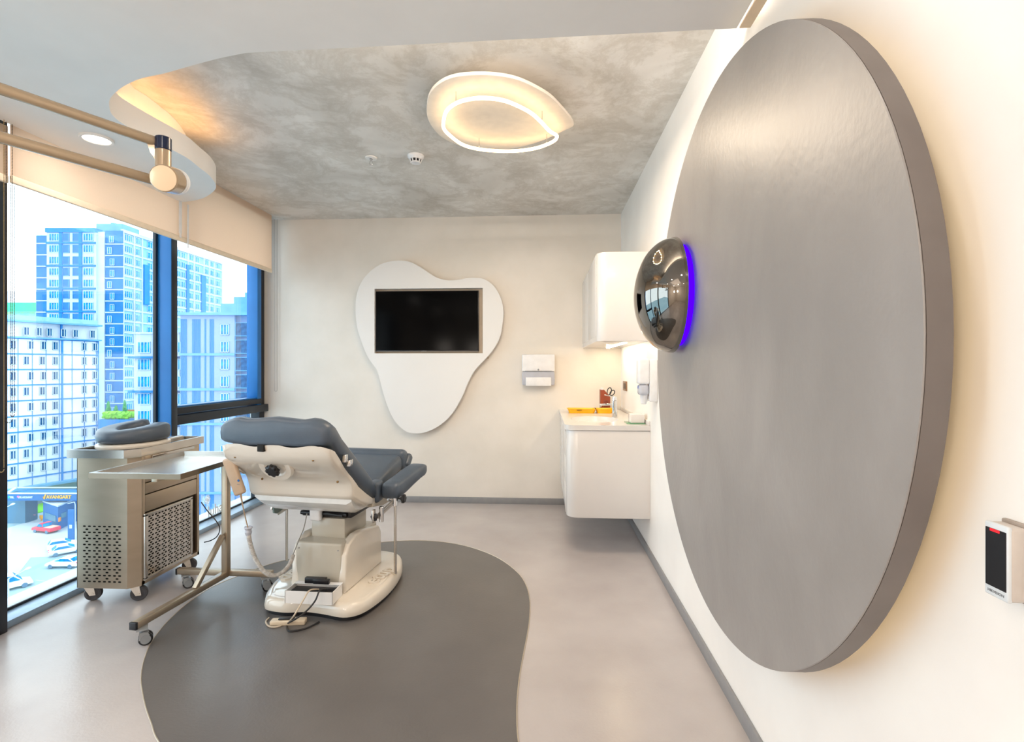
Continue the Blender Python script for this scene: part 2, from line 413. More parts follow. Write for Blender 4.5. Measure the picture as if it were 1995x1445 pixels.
wpart('bottom_ledge', mat('outer_ledge', 'E9F1F6', rough=.5), (FO-.16, FO-.01, .32, YB, -.06, .035))
wpart('mullion', M_framed, (FO-.03, FI+.05, 2.25, 2.437, 0, 2.82))
wpart('mullion', M_framed, (FO-.03, FI, .31, .42, 0, 2.82))
for (y0, y1, z0, z1) in [(2.437, YM, .04, 2.78), (YM+.062, 4.93, 1.045, 2.78), (YM+.062, 4.93, .04, .905), (.42, 2.25, .04, 2.78)]:
    wpart('pane', M_blueG, (FO-.006, FO, y0-.01, y1+.01, z0-.01, z1+.01), bev=0)
# lettering stuck on the lower pane
dc = mat('white_window_film', 'F4F8FA', rough=.6)
pd = on(424, 990, 'X', FO+.004)
text_mesh('nuhanım', .085, .0006, (FO+.004, pd.y+.05, pd.z), (0, 1, 0), (0, 0, 1), (1, 0, 0), 'film_lettering', dc, win) if False else \
text_mesh('luhan', .125, .0006, (FO+.004, pd.y+.0, pd.z), (0, 1, 0), (0, 0, 1), (1, 0, 0), 'film_lettering', dc, win, bold=.002)
mb = MB()
pe = on(404, 976, 'X', FO+.004)
for k in range(6):
    a = k*pi/3; c = Vector((FO+.004, pe.y+.02*cos(a), pe.z+.012+.02*sin(a)))
    mb.tube([c+Vector((0, .016*cos(t*pi/6), .016*sin(t*pi/6))) for t in range(12)], .003, 5, closed=True)
mb.build('film_emblem', dc, win, world=True)

# ------------------------------------------------------------------ roller shades
XS = -2.66
def shade(y0, y1, zb, x, label):
    r = empty('roller_shade', (x, (y0+y1)/2, zb)); tag(r, label, 'roller shade', 'roller shades at the window')
    MB().box(x-.002, x+.002, y0, y1, zb+.02, 2.60 if y1 > 3.5 else 2.56).build('fabric', M_shade, r, world=True) if y1 <= 3.5 else \
        MB().box(x-.0015, x+.0015, y0, y1, zb+.02, ZC-.002).build('fabric', M_shade, r, world=True)
    MB().box(x-.009, x+.009, y0, y1, zb, zb+.04, .007, 3).build('bottom_bar', mat('shade_hem', 'F0DFC8', rough=.7), r, world=True); shade.roots.append(r)
    MB().cyl((x-.03, y0, ZC-.05), (x-.03, y1, ZC-.05), .022, n=16).build('roller', M_pl, r, world=True)
shade.roots = []
shade(2.395, 4.855, 2.272, XS-.005, 'cream roller shade half lowered over the two window bays with the city view')
shade(.35, 2.405, 2.272, XS-.03, 'cream roller shade lowered over the bay at the left edge of the view')

def chain(pu, y, x, z0, z1, label, gap=.022, m=None):
    """a bead chain loop"""
    mb = MB(); st = .0075; pts = []
    n = int((z1-z0)/st)
    for sgn in (-1, 1):
        for i in range(n): pts.append(Vector((x, y+sgn*gap/2, z1-i*st)))
    for k in range(7):
        a = pi*k/6; pts.append(Vector((x, y+gap/2*cos(a), z0-gap/2*sin(a))))
    for p in pts:
        for sg in (1,):
            r = .0031
            vs = [mb.bm.verts.new(p+Vector(q)*r) for q in ((1, 0, 0), (0, 1, 0), (-1, 0, 0), (0, -1, 0), (0, 0, 1.2), (0, 0, -1.2))]
            for i in range(4):
                mb.bm.faces.new((vs[i], vs[(i+1) % 4], vs[4])); mb.bm.faces.new((vs[(i+1) % 4], vs[i], vs[5]))
    mb.tube([pts[0], pts[n-1]], .0007, 4); mb.tube([pts[n], pts[2*n-1]], .0007, 4)
    o = mb.build('bead_chain', m or mat('bead_steel', '5E4C3C', rough=.3, metal=.7), shade.roots[pu], world=True); o['label'] = label; return o
c1 = on(18, 500, 'X', XS+.03); z1 = on(25, 817, 'X', XS+.03).z
chain(0, c1.y, XS+.03, z1, ZS-.01, 'steel bead chain loop hanging before the left city pane', .028)
c2 = on(24.5, 500, 'X', XS-.01)
chain(0, c2.y, XS-.01, z1+.02, 2.26, 'second thinner bead chain loop just behind the first one', .018)
c3 = on(3, 500, 'X', XS+.04)
chain(1, c3.y, XS+.04, on(4, 915, 'X', XS+.04).z, ZS-.01, 'bead chain loop hanging lowest, at the left edge of the view', .022, mat('bead_gold', 'B9A070', rough=.3, metal=.8))
c4 = on(537.5, 600, 'Y', YB-.03)
chain(0, c4.y, XS+.06, 1, 2, 'x') if False else None
mb = MB()
for du in (-2.6, 2.6):
    a = on(537.5+du, 424, 'Y', YB-.025); b = on(537.5+du, 760, 'Y', YB-.025); mb.tube([a, b], .0022, 6)
a, b = on(534.9, 760, 'Y', YB-.025), on(540.1, 760, 'Y', YB-.025)
mb.tube([a+(b-a)*(.5-.5*cos(t*pi/6))+Vector((0, 0, -.012*sin(t*pi/6))) for t in range(7)], .0022, 6)
mb.build('pull_cord', mat('cord_white', 'B9B2AA', rough=.6), shade.roots[0], world=True)
mb = MB()
for u, v0, v1, dx in ((528, 532, 860, .01), (522.5, 532, 860, .01)):
    a = on(u, v0, 'Y', YB-.02); b = on(u, v1, 'Y', YB-.02); mb.tube([a, b], .0012, 5)
mb.build('side_cord', mat('cord_pale', 'C9CCD2', rough=.6), shade.roots[0], world=True)
# two white plastic pull straps below the lobe
for (ua, va, ub, vb, w, lab) in ((350, 393, 353, 455, .016, 'short white plastic pull strap below the ceiling lobe'), (364.5, 390, 368, 476, .009, 'long thin translucent pull strap right of the short one')):
    a = on(ua, va, 'X', XS+.015); b = on(ub, vb, 'X', XS+.015); a.y = b.y = (a.y+b.y)/2
    r = empty('pull_strap', (b.x, b.y, b.z)); tag(r, lab, 'strap')
    MB().box(a.x-.0015, a.x+.0015, a.y-w*.9, a.y+w*.9, b.z, ZS).build('strap', M_pl, r, world=True)
    MB().box(a.x-.004, a.x+.004, a.y-w*.5, a.y+w*.5, b.z-.03, b.z+.004, .003).build('clip', M_pl, r, world=True)

# ================================================================== RIGHT WALL
XF, XB = .65, .698
cy, cz, R = 2.968*XF, CAM_Z+.087*XF, 1.5645*XF
disc = empty('wall_disc', (XB, cy, cz-R)); tag(disc, 'huge round grey plastered disc backlit on the white right wall', 'wall panel')
n = 128
circ = [(cy+R*cos(2*pi*i/n), cz+R*sin(2*pi*i/n)) for i in range(n)]
MB().prism(circ, 'X', XF, XF+.004, .0015, 1).build('face', M_conc, disc, world=True)
mbd = MB()
mbd.loft([[Vector((XF+.0041, y, z)) for y, z in circ], [Vector((XB, y, z)) for y, z in circ]], cap=True)
mbd.build('rim', M_concs, disc, world=True)
ring = [Vector((XB+.018, cy+(R-.045)*cos(2*pi*i/96), cz+(R-.045)*sin(2*pi*i/96))) for i in range(96)]
MB().tube(ring, .005, 6, closed=True).build('led_ring', M_ledr, disc, world=True)
MB().cyl((XB, cy, cz), (XR, cy, cz), .5, n=40).build('mount', M_concs, disc, world=True)

# chrome dome with violet light
dc_y, dc_z, dr = 2.47, on(1325, 569, 'X', XF-.03).z, .272
dome = empty('wall_dome', (XF, dc_y, dc_z-dr)); tag(dome, 'polished dark chrome dome with violet glow on the grey disc', 'wall lamp')
Mx = Matrix(((0, 0, -1, XF-.035), (1, 0, 0, dc_y), (0, 1, 0, dc_z), (0, 0, 0, 1)))
prof = [(dr*sin(a), .178*cos(a)) for a in [i*pi/2/20 for i in range(21)]]
prof = prof+[(dr-.003, 0), (dr-.006, .004), (0, .13)]
MB().lathe(prof, Mx, 72).build('shell', M_dome, dome, world=True)
Mr = Matrix(((0, 0, -1, XF), (1, 0, 0, dc_y), (0, 1, 0, dc_z), (0, 0, 0, 1)))
MB().lathe([(dr-.035, .001), (dr-.035, .022), (dr-.05, .022), (dr-.05, .001)], Mr, 72).build('violet_ring', M_vio, dome, world=True)
MB().lathe([(.12, .0), (.12, .05), (0, .05)], Mr, 40).build('mount', M_dark, dome, world=True)

# card reader
rd = empty('card_reader', (XR, 1, 0)); 
pa = on(1918, 1012, 'X', XR-.037); pb = on(1965, 1173, 'X', XR-.037)
y1, y0 = pa.y, pb.y; zt, zb = on(1918, 1012, 'X', XR-.037).z, on(1918, 1153, 'X', XR-.037).z
rd.location = (XR, (y0+y1)/2, zb); tag(rd, 'small card reader with black face and red light on the right wall', 'card reader')
MB().box(XR-.035, XR-.008, y0-.001, y1+.001, zb+.001, zt-.001, .006, 3).build('body', mat('reader_side', 'CFC6BF', rough=.4), rd, world=True)
MB().box(XR-.008, XR, y0-.004, y1+.004, zb-.003, zt+.003, .002).build('wall_bracket', mat('reader_bracket', 'A79A90', rough=.5), rd, world=True)
MB().box(XR-.0375, XR-.03, y0, y1, zb, zt, .003, 3).build('front_frame', mat('silver_plastic', 'DDE3E8', rough=.3), rd, world=True)
MB().box(XR-.0385, XR-.037, y0+.003, y1-.003, zb+.016, zt-.009, .0007, 1).build('touch_face', M_dark, rd, world=True)
MB().box(XR-.0389, XR-.038, y0+.014, y1-.012, zt-.0135, zt-.0095).build('indicator', glow('red_led', (1, .03, .04), 1.6), rd, world=True)
text_mesh('HIKVISION', .0062, .0002, (XR-.0378, (y0+y1)/2, zb+.0085), (0, -1, 0), (0, 0, 1), (-1, 0, 0), 'lettering', mat('grey_print', '6A6E74', rough=.5), rd)

# ------------------------------------------------------------------ cabinets
YC = 3.66
def cab_outline(xf, r, y0=YC, y1=YB-.002):
    pts = [(XR-.001, y0)]
    for i in range(9):
        a = pi/2*i/8; pts.append((xf+r-r*sin(a), y0+r-r*cos(a)))
    pts += [(xf, y1), (XR-.001, y1)]
    return pts
bc = empty('vanity_cabinet', (.46, 4.34, .272)); tag(bc, 'white wall-hung vanity cabinet with rounded corner below the basin', 'cabinet')
MB().prism(cab_outline(.168, .085), 'Z', .272, .895, .004).build('body', M_gloss, bc, world=True)
for (y0, y1, z0, z1) in [(3.76, 4.38, .68, .875), (3.76, 4.38, .48, .675), (3.76, 4.38, .285, .475), (4.39, 5.0, .285, .875)]:
    d = MB().box(.1655, .17, y0, y1, z0, z1, .001).build('drawer_front' if y1 < 4.5 else 'door', M_gloss, bc, world=True)
wt = empty('worktop', (.46, 4.34, .897)); tag(wt, 'white solid worktop with rounded corner and inset oval basin', 'worktop')
# slab with an oval basin opening
ob = cab_outline(.155, .085, YC-.006)
bx, by, ba, bb = .405, 4.09, .185, .245
t = bmesh.new()
top = [t.verts.new((x, y, .934)) for x, y in ob]; N_ = len(top)
hole = [t.verts.new((bx+ba*cos(2*pi*i/40), by+bb*sin(2*pi*i/40), .934)) for i in range(40)]
te = [t.edges.new((top[i], top[(i+1) % N_])) for i in range(N_)]+[t.edges.new((hole[i], hole[(i+1) % 40])) for i in range(40)]
bmesh.ops.triangle_fill(t, use_beauty=True, use_dissolve=False, edges=te)
low_ = [t.verts.new((x, y, .898)) for x, y in ob]
for i in range(N_): t.faces.new((top[i], top[(i+1) % N_], low_[(i+1) % N_], low_[i]))
t.faces.new(low_)
mb = MB(); mb.join(t); mb.build('slab', M_gloss, wt, world=True)
rings = []
for k in range(7):
    s = k/6; f = cos(s*pi/2*.93); rings.append([Vector((bx+ba*f*cos(2*pi*i/40), by+bb*f*sin(2*pi*i/40), .934-.12*sin(s*pi/2))) for i in range(40)])
MB().loft(rings, cap=False).poly([p-Vector((0, 0, .0005)) for p in rings[-1]]).build('basin', M_gloss, wt, world=True)
MB().box(XR-.012, XR, YC, YB-.002, .9345, .965, .002).build('upstand', M_gloss, wt, world=True)
MB().lathe([(.022, 0), (.02, .004), (0, .004)], Matrix.Translation((bx, by, .8155)), 20).build('drain', M_chrome, wt, world=True)

uc = empty('wall_cabinet', (.56, 4.34, 1.534)); tag(uc, 'white wall cabinet with rounded corner hung above the basin', 'cabinet')
MB().prism(cab_outline(.385, .07), 'Z', 1.534, 2.168, .004).build('body', M_gloss, uc, world=True)
for y0, y1 in ((3.745, 4.37), (4.38, 5.0)):
    MB().box(.3825, .387, y0, y1, 1.575, 2.165, .001).build('door', M_gloss, uc, world=True)
MB().box(.60, .625, 3.86, 4.9, 1.527, 1.533).build('led_bar', M_ledu, uc, world=True)

# faucet
fy, fx = 4.28, .592
fc = empty('faucet', (fx, fy, .934)); tag(fc, 'chrome single-lever faucet standing at the basin', 'faucet')
MB().cyl((fx, fy, .9345), (fx, fy, 1.07), .021, n=24, bev=.002).build('body', M_chrome, fc, world=True)
MB().bar((fx, fy, 1.04), (fx-.125, fy, 1.035), .026, .016, .004).cyl((fx-.115, fy, 1.035), (fx-.115, fy, 1.02), .009, n=14).build('spout', M_chrome, fc, world=True)
MB().cyl((fx, fy, 1.071), (fx, fy, 1.105), .0215, .017, n=24, bev=.003).bar((fx, fy, 1.10), (fx-.085, fy, 1.117), .014, .006, .002).build('lever', M_chrome, fc, world=True)
# yellow kidney tray
ty = empty('instrument_tray', (.40, 4.66, .9345)); tag(ty, 'yellow plastic tray on the worktop in front of the brown holder', 'tray')
for (xa_, xb_, nm, mm) in ((.222, .47, 'left_tub', M_yel), (.475, .625, 'right_tub', M_yel)):
    mb = MB(); R4 = []
    for (g, z) in ((.012, .0005), (0, .036), (-.008, .038), (-.008, .040), (.004, .040), (.016, .006)):
        x0, x1, y0, y1 = xa_+g, xb_-g, 4.59+g, 4.73-g; rr = .02
        pts = []
        for (cx_, cy_, a0) in ((x1-rr, y1-rr, 0), (x0+rr, y1-rr, pi/2), (x0+rr, y0+rr, pi), (x1-rr, y0+rr, 3*pi/2)):
            for k in range(4): pts.append(Vector((cx_+rr*cos(a0+k*pi/6), cy_+rr*sin(a0+k*pi/6), .934+z)))
        R4.append(pts)
    mb.loft(R4, cap=True).build(nm, mm, ty, world=True)
MB().box(.40, .425, 4.600, 4.604, .948, .968, .002).build('red_clip', mat('orange_red', 'D8581F', rough=.4), ty, world=True)
MB().bar((.30, 4.585, .962), (.345, 4.585, .963), .004, .004).build('slot_mark', M_dark, ty, world=True)
# brown holder
bh = empty('pen_holder', (.575, 4.80, .9345)); tag(bh, 'brown slanted plastic holder on the worktop behind the faucet', 'holder')
pxs = [(.53, .9345), (.62, .9345), (.62, 1.07), (.565, 1.137), (.53, 1.137)]
MB().prism(pxs, 'Y', 4.77, 4.774).prism(pxs, 'Y', 4.846, 4.85).prism([(.53, .9345), (.534, .9345), (.534, 1.137), (.53, 1.137)], 'Y', 4.774, 4.846).prism([(.616, .9345), (.62, .9345), (.62, 1.07), (.616, 1.07)], 'Y', 4.774, 4.846).box(.534, .616, 4.774, 4.846, .9346, .94).build('shell', M_brown, bh, world=True)
MB().box(.56, .60, 4.764, 4.7695, .95, 1.04, .002).build('inner_slot', mat('darker_brown', '6E2E19', rough=.4), bh, world=True)
sc = empty('scissors', (.60, 4.81, .945)); tag(sc, 'scissors with black loop handles standing in the brown holder', 'scissors')
def loop(c, a, b, rot):
    return [c+Vector((a*cos(t*2*pi/20)*cos(rot)-b*sin(t*2*pi/20)*sin(rot), 0, a*cos(t*2*pi/20)*sin(rot)+b*sin(t*2*pi/20)*cos(rot))) for t in range(20)]
q1, q2 = on(1187, 762, 'Y', 4.81), on(1193, 764, 'Y', 4.81)
MB().tube(loop(q1, .019, .034, -.25), .0045, 8, closed=True).build('handle', M_dark, sc, world=True)
MB().tube(loop(q2+Vector((0, .006, -.006)), .018, .028, -.65), .0045, 8, closed=True).build('handle', M_dark, sc, world=True)
MB().bar(q1+Vector((0, 0, -.03)), (.603, 4.81, .945), .003, .009).bar(q2+Vector((-.015, .004, -.03)), (.597, 4.814, .945), .003, .009).build('blades', M_chrome, sc, world=True)
wb = empty('bottle', (.545, 4.81, .9405)); tag(wb, 'small white bottle cap rising from the brown holder', 'bottle')
MB().cyl((.548, 4.81, .9405), (.548, 4.81, 1.12), .011, n=16).build('body', M_pl, wb, world=True)
MB().cyl((.548, 4.81, 1.12), (.548, 4.81, 1.155), .013, n=16, bev=.002).build('cap', M_pl, wb, world=True)
# white soap box with green base
gb = empty('tissue_box', (.69, 3.80, .934)); tag(gb, 'white box on a glass coaster at the near end of the worktop', 'box')
MB().box(.635, .738, 3.76, 3.87, .9405, 1.005, .006).build('body', M_gloss, gb, world=True)
MB().box(.61, .742, 3.752, 3.89, .9345, .9395, .001).build('glass_plate', mat('green_edge_glass', '7FB58C', rough=.1, alpha=.8), gb, world=True)
# wall socket
sk = empty('wall_socket', (XR, 4.75, 1.13)); tag(sk, 'bronze wall socket plate above the worktop', 'socket')
MB().box(XR-.008, XR, 4.655, 4.86, 1.13, 1.218, .002).build('plate', mat('bronze_plate', '8C6A4E', rough=.35, metal=.5), sk, world=True)
for y in (4.70, 4.765): MB().box(XR-.010, XR-.007, y, y+.05, 1.148, 1.20, .002).build('insert', mat('dark_insert', '3E2F26', rough=.4), sk, world=True)
# soap dispenser
sd = empty('soap_dispenser', (XR, 3.45, 1.10)); tag(sd, 'white soap dispenser on the right wall beside the grey disc', 'soap dispenser')
MB().box(.63, .705, 3.42, 3.52, 1.235, 1.405, .015, 4).build('cover', M_pl, sd, world=True)
MB().box(.703, XR, 3.425, 3.515, 1.12, 1.40, .008, 3).build('back_plate', M_pl, sd, world=True)
MB().box(.636, .702, 3.424, 3.516, 1.16, 1.234, .02, 4).build('reservoir_window', M_clear, sd, world=True)
MB().cyl((.675, 3.47, 1.165), (.672, 3.47, 1.10), .028, .019, n=18, bev=.004).build('pump', M_pl, sd, world=True)
MB().bar((.68, 3.47, 1.115), (.745, 3.47, 1.15), .03, .008, .003).build('arm_lever', M_pl, sd, world=True)
MB().box(.6355, .636, 3.45, 3.49, 1.205, 1.225).build('blue_mark', mat('blue_print', '5A74B8', rough=.5), sd, world=True)
# towel dispenser
ta, tb = on(1017, 690, 'Y', YB-.11), on(1081, 752, 'Y', YB-.11)
td = empty('towel_dispenser', ((ta.x+tb.x)/2, YB, tb.z)); tag(td, 'white paper towel dispenser mounted on the back wall', 'towel dispenser')
zm = on(1040, 723.5, 'Y', YB-.11).z
MB().box(ta.x, tb.x, YB-.115, YB-.001, zm, ta.z, .012, 4).build('cover', M_pl, td, world=True)
MB().box(ta.x+.002, tb.x-.002, YB-.105, YB-.001, tb.z+.01, zm-.001, .01, 3).build('frosted_base', M_clear, td, world=True)
MB().box(ta.x+.035, tb.x-.035, YB-.11, YB-.05, tb.z, tb.z+.085, .006, 3).build('paper_slot', M_pl, td, world=True)
MB().box(ta.x+.03, tb.x-.03, YB-.118, YB-.115, zm+.004, zm+.007).build('slot_line', M_base, td, world=True)
MB().lathe([(.009, 0), (.007, .003), (0, .003)], Matrix(((1, 0, 0, (ta.x+tb.x)/2), (0, 0, -1, YB-.115), (0, 1, 0, zm+.018), (0, 0, 0, 1))), 14).build('oval_mark', M_base, td, world=True)

# ------------------------------------------------------------------ TV panel
YP = YB-.085
cp = [(680+x/3.612, 480+y/3.612) for x, y in [(345,100),(430,110),(500,145),(560,185),(620,220),(690,238),(760,236),(820,225),(885,220),(950,230),(1010,270),(1060,345),(1085,440),(1080,540),(1060,640),(1010,730),(950,800),(885,870),(840,950),(800,1045),(755,1130),(700,1205),(620,1270),(540,1306),(480,1315),(410,1305),(340,1250),(290,1170),(250,1060),(215,930),(195,865),(140,790),(95,690),(60,580),(46,460),(52,350),(85,255),(150,175),(240,118)]]
co = crom([on(u, v, 'Y', YP) for u, v in cp], 4)
ho = [on(u, v, 'Y', YP) for u, v in [(729.5, 562.5), (940.5, 561.5), (940.8, 688), (729.8, 688.5)]]
x0h, x1h, z0h, z1h = ho[0].x, ho[1].x, ho[2].z, ho[0].z
pn = empty('tv_surround', ((x0h+x1h)/2, YB-.04, min(p.z for p in co))); tag(pn, 'white organic tooth-shaped panel on the back wall around the screen', 'wall panel')
t = bmesh.new()
def lay(Y):
    return [t.verts.new((p.x, Y, p.z)) for p in co], [t.verts.new((x, Y, z)) for x, z in ((x0h, z1h), (x1h, z1h), (x1h, z0h), (x0h, z0h))]
oa, ha = lay(YP); obk, hb = lay(YB-.03)
n = len(oa)
for (o_, h_) in ((oa, ha), (obk, hb)):
    es = [t.edges.get((o_[i], o_[(i+1) % n])) or t.edges.new((o_[i], o_[(i+1) % n])) for i in range(n)]+[t.edges.new((h_[i], h_[(i+1) % 4])) for i in range(4)]
    bmesh.ops.triangle_fill(t, use_beauty=True, use_dissolve=False, edges=es)
for i in range(n): t.faces.new((oa[i], oa[(i+1) % n], obk[(i+1) % n], obk[i]))
for i in range(4): t.faces.new((ha[i], hb[i], hb[(i+1) % 4], ha[(i+1) % 4]))
mb = MB(); mb.join(t); mb.build('panel', M_panel, pn, world=True)
MB().box(x0h-.05, x1h+.05, YB-.029, YB-.001, z0h-.05, z1h+.05).build('backing', mat('beige_backing', 'C7B49E', rough=.6), pn, world=True)
tv = empty('television', ((x0h+x1h)/2, YB-.055, z0h+.03)); tag(tv, 'black flat television recessed in the white tooth-shaped panel', 'television')
xa0, xa1, za0, za1 = x0h+.006, on(932.5, 600, 'Y', YB-.065).x, z0h+.018, on(800, 566.5, 'Y', YB-.065).z
MB().box(xa0, xa1, YB-.062, YB-.0295, za0, za1, .003).build('casing', M_dark, tv, world=True)
MB().box(xa0+.006, xa1-.006, YB-.0635, YB-.0622, za0+.014, za1-.006).build('screen', M_screen, tv, world=True)
MB().box(xa0+.002, xa1-.002, YB-.0645, YB-.0622, za0+.001, za0+.007).build('bottom_bezel', mat('grey_bezel', '6E6A66', rough=.3, metal=.5), tv, world=True)
text_mesh('SAMSUNG', .011, .0003, ((xa0+xa1)/2-.03, YB-.0648, za0+.0045), (1, 0, 0), (0, 0, 1), (0, -1, 0), 'lettering', mat('pale_print', 'B9BCC0', rough=.4), tv)

# ================================================================== CEILING THINGS
def cpx(l, z): return [on(680+x/3.5625, 60+y/3.5625, 'Z', z) for x, y in l]
ZP = 2.755
plate = crom(cpx([(540,520),(560,440),(620,372),(720,325),(850,308),(1000,310),(1150,335),(1280,388),(1400,460),(1480,540),(1535,605),(1558,645),(1552,668),(1500,692),(1400,740),(1280,785),(1150,815),(1000,828),(860,822),(740,790),(640,738),(575,668),(543,600)], ZP), 5)
lc = sum(plate, Vector())/len(plate)
lamp = empty('ceiling_light', (lc.x, lc.y, ZC)); tag(lamp, 'drop-shaped white ceiling light with a glowing neon outline', 'ceiling light')
MB().prism([(p.x, p.y) for p in plate], 'Z', ZP, ZP+.02, .006, 2).build('plate', mat('lamp_plate', 'EFE4D6', rough=.5), lamp, world=True)
MB().cyl((lc.x, lc.y, ZP+.02), (lc.x, lc.y, ZC), .10, n=30).build('mount', M_white, lamp, world=True)
ZT = 2.695
tubep = crom(cpx([(655,640),(672,565),(722,515),(800,482),(920,466),(1060,480),(1170,520),(1270,575),(1340,640),(1392,695),(1436,722),(1443,738),(1425,762),(1370,790),(1280,818),(1150,834),(1000,832),(870,815),(780,785),(705,730),(662,685)], ZT), 5)
MB().tube(tubep, .0095, 10, closed=True).build('neon_tube', M_tube, lamp, world=True)
for (x, y) in ((742, 503), (1340, 632), (903, 812), (1372, 785)):
    p = cpx([(x, y)], ZT)[0]
    MB().cyl((p.x, p.y, ZT+.01), (p.x, p.y, ZP), .0025, n=8).build('spacer_pin', M_chrome, lamp, world=True)
for k in range(0, len(tubep), 7): area('neon_led', tubep[k]-Vector((0, 0, .0105)), .02, 28/15, (1, .82, .62))
p = on(810, 303, 'Z', ZC)
sm = empty('smoke_detector', (p.x, p.y, ZC)); tag(sm, 'white round smoke detector with dark slots on the grey ceiling', 'smoke detector')
MB().lathe([(.058, 0), (.058, -.012), (.05, -.022), (.046, -.03), (0, -.03)], Matrix.Translation((p.x, p.y, ZC-.0005)), 28).build('base', M_pl, sm, world=True)
MB().lathe([(.036, -.03), (.036, -.045), (0, -.045)], Matrix.Translation((p.x, p.y, ZC-.0005)), 24).build('dark_core', M_dark, sm, world=True)
mb = MB()
for k in range(10):
    a = 2*pi*k/10; mb.bar((p.x+.044*cos(a), p.y+.044*sin(a), ZC-.028), (p.x+.034*cos(a), p.y+.034*sin(a), ZC-.052), .007, .006)
mb.lathe([(0, -.046), (.034, -.046), (.032, -.054), (0, -.056)], Matrix.Translation((p.x, p.y, ZC)), 24)
mb.build('cage', M_pl, sm, world=True)
p = on(723, 307, 'Z', ZC)
sp = empty('sprinkler', (p.x, p.y, ZC)); tag(sp, 'small pendant sprinkler head on the grey ceiling', 'sprinkler')
MB().lathe([(.042, 0), (.04, -.006), (.012, -.010), (.012, 0)], Matrix.Translation((p.x, p.y, ZC-.0005)), 24).build('rosette', M_white, sp, world=True)
MB().cyl((p.x, p.y, ZC-.005), (p.x, p.y, ZC-.03), .008, n=12).tube([(p.x-.008, p.y, ZC-.03), (p.x-.012, p.y, ZC-.042), (p.x, p.y, ZC-.055)], .0025, 6).tube([(p.x+.008, p.y, ZC-.03), (p.x+.012, p.y, ZC-.042), (p.x, p.y, ZC-.055)], .0025, 6).lathe([(.014, -.055), (.014, -.058), (0, -.058)], Matrix.Translation((p.x, p.y, ZC)), 14).build('head', M_chrome, sp, world=True)

# ------------------------------------------------------------------ surgical lamp arms
sl = empty('surgical_lamp', (-2.06, 1.05, 2.0)); tag(sl, 'ceiling-hung surgical lamp with two beige tubular arms and round joint', 'surgical lamp')
def atY(u, v, Y): return on(u, v, 'Y', Y)
j = atY(318, 300, 1.86)
u1, u0 = atY(306, 277, 1.86), atY(0, 172.5, 1.50)
l1, l0 = atY(300, 351, 1.84), atY(0, 267, 1.48)
ue, le = u0+(u0-u1)*1.2, l0+(l0-l1)*1.1
MB().tube([u1, u0, ue], .0185, 20).build('upper_arm', M_arm, sl, world=True)
MB().tube([l1, l0, le], .0185, 20).build('lower_arm', M_arm, sl, world=True)
zt_, zb_ = atY(318, 270, 1.86).z, atY(318, 322, 1.86).z
MB().cyl((j.x, 1.86, zb_-.01), (j.x, 1.86, zt_-.045), .0265, n=28, bev=.002).build('joint_post', M_arm, sl, world=True)
MB().cyl((j.x, 1.86, zt_-.046), (j.x, 1.86, zt_+.004), .0275, n=28, bev=.003).build('joint_cap', M_navy, sl, world=True)
jk = atY(318, 347, 1.80); dk = (jk-CAMP).normalized(); dk = Vector((dk.x*.3, dk.y, .18)).normalized()
MB().cyl(jk-dk*.0, jk+dk*.075, .049, n=36, bev=.004).build('joint_knob', M_arm, sl, world=True)
MB().cyl(jk+dk*.0755, jk+dk*.088, .0495, n=36).cyl(jk+dk*.089, jk+dk*.11, .049, n=36, bev=.004).build('joint_collar', M_pl, sl, world=True)
MB().prism([(0, 0), (.055, .0), (.045, -.02), (.03, -.05)], 'Y', -.012, .012).build('gusset', M_arm, sl) if False else None
g0 = u1+(u0-u1)*.1; 
MB().loft([[Vector(p)+Vector((0, dy, 0)) for p in ((j.x-.02, 1.86, zt_-.03), (g0.x, g0.y+.02, g0.z), (j.x-.035, 1.85, zt_-.06), (j.x-.022, 1.86, zt_-.085))] for dy in (-.012, .012)]).build('gusset', M_arm, sl, world=True)
hub = (ue+le)/2
MB().cyl((ue.x, ue.y, le.z-.06), (ue.x, ue.y, ZS), .04, n=28).build('ceiling_post', M_arm, sl, world=True)
MB().lathe([(.09, 0), (.09, -.02), (.045, -.05)], Matrix.Translation((ue.x, ue.y, ZS-.0005)), 28).build('ceiling_cup', M_pl, sl, world=True)
MB().lathe([(0, .06), (.10, .055), (.22, .03), (.28, -.01), (.27, -.02), (0, -.02)], Matrix.Translation((le.x, le.y, le.z-.12)), 40).build('lamp_head', M_pl, sl, world=True)

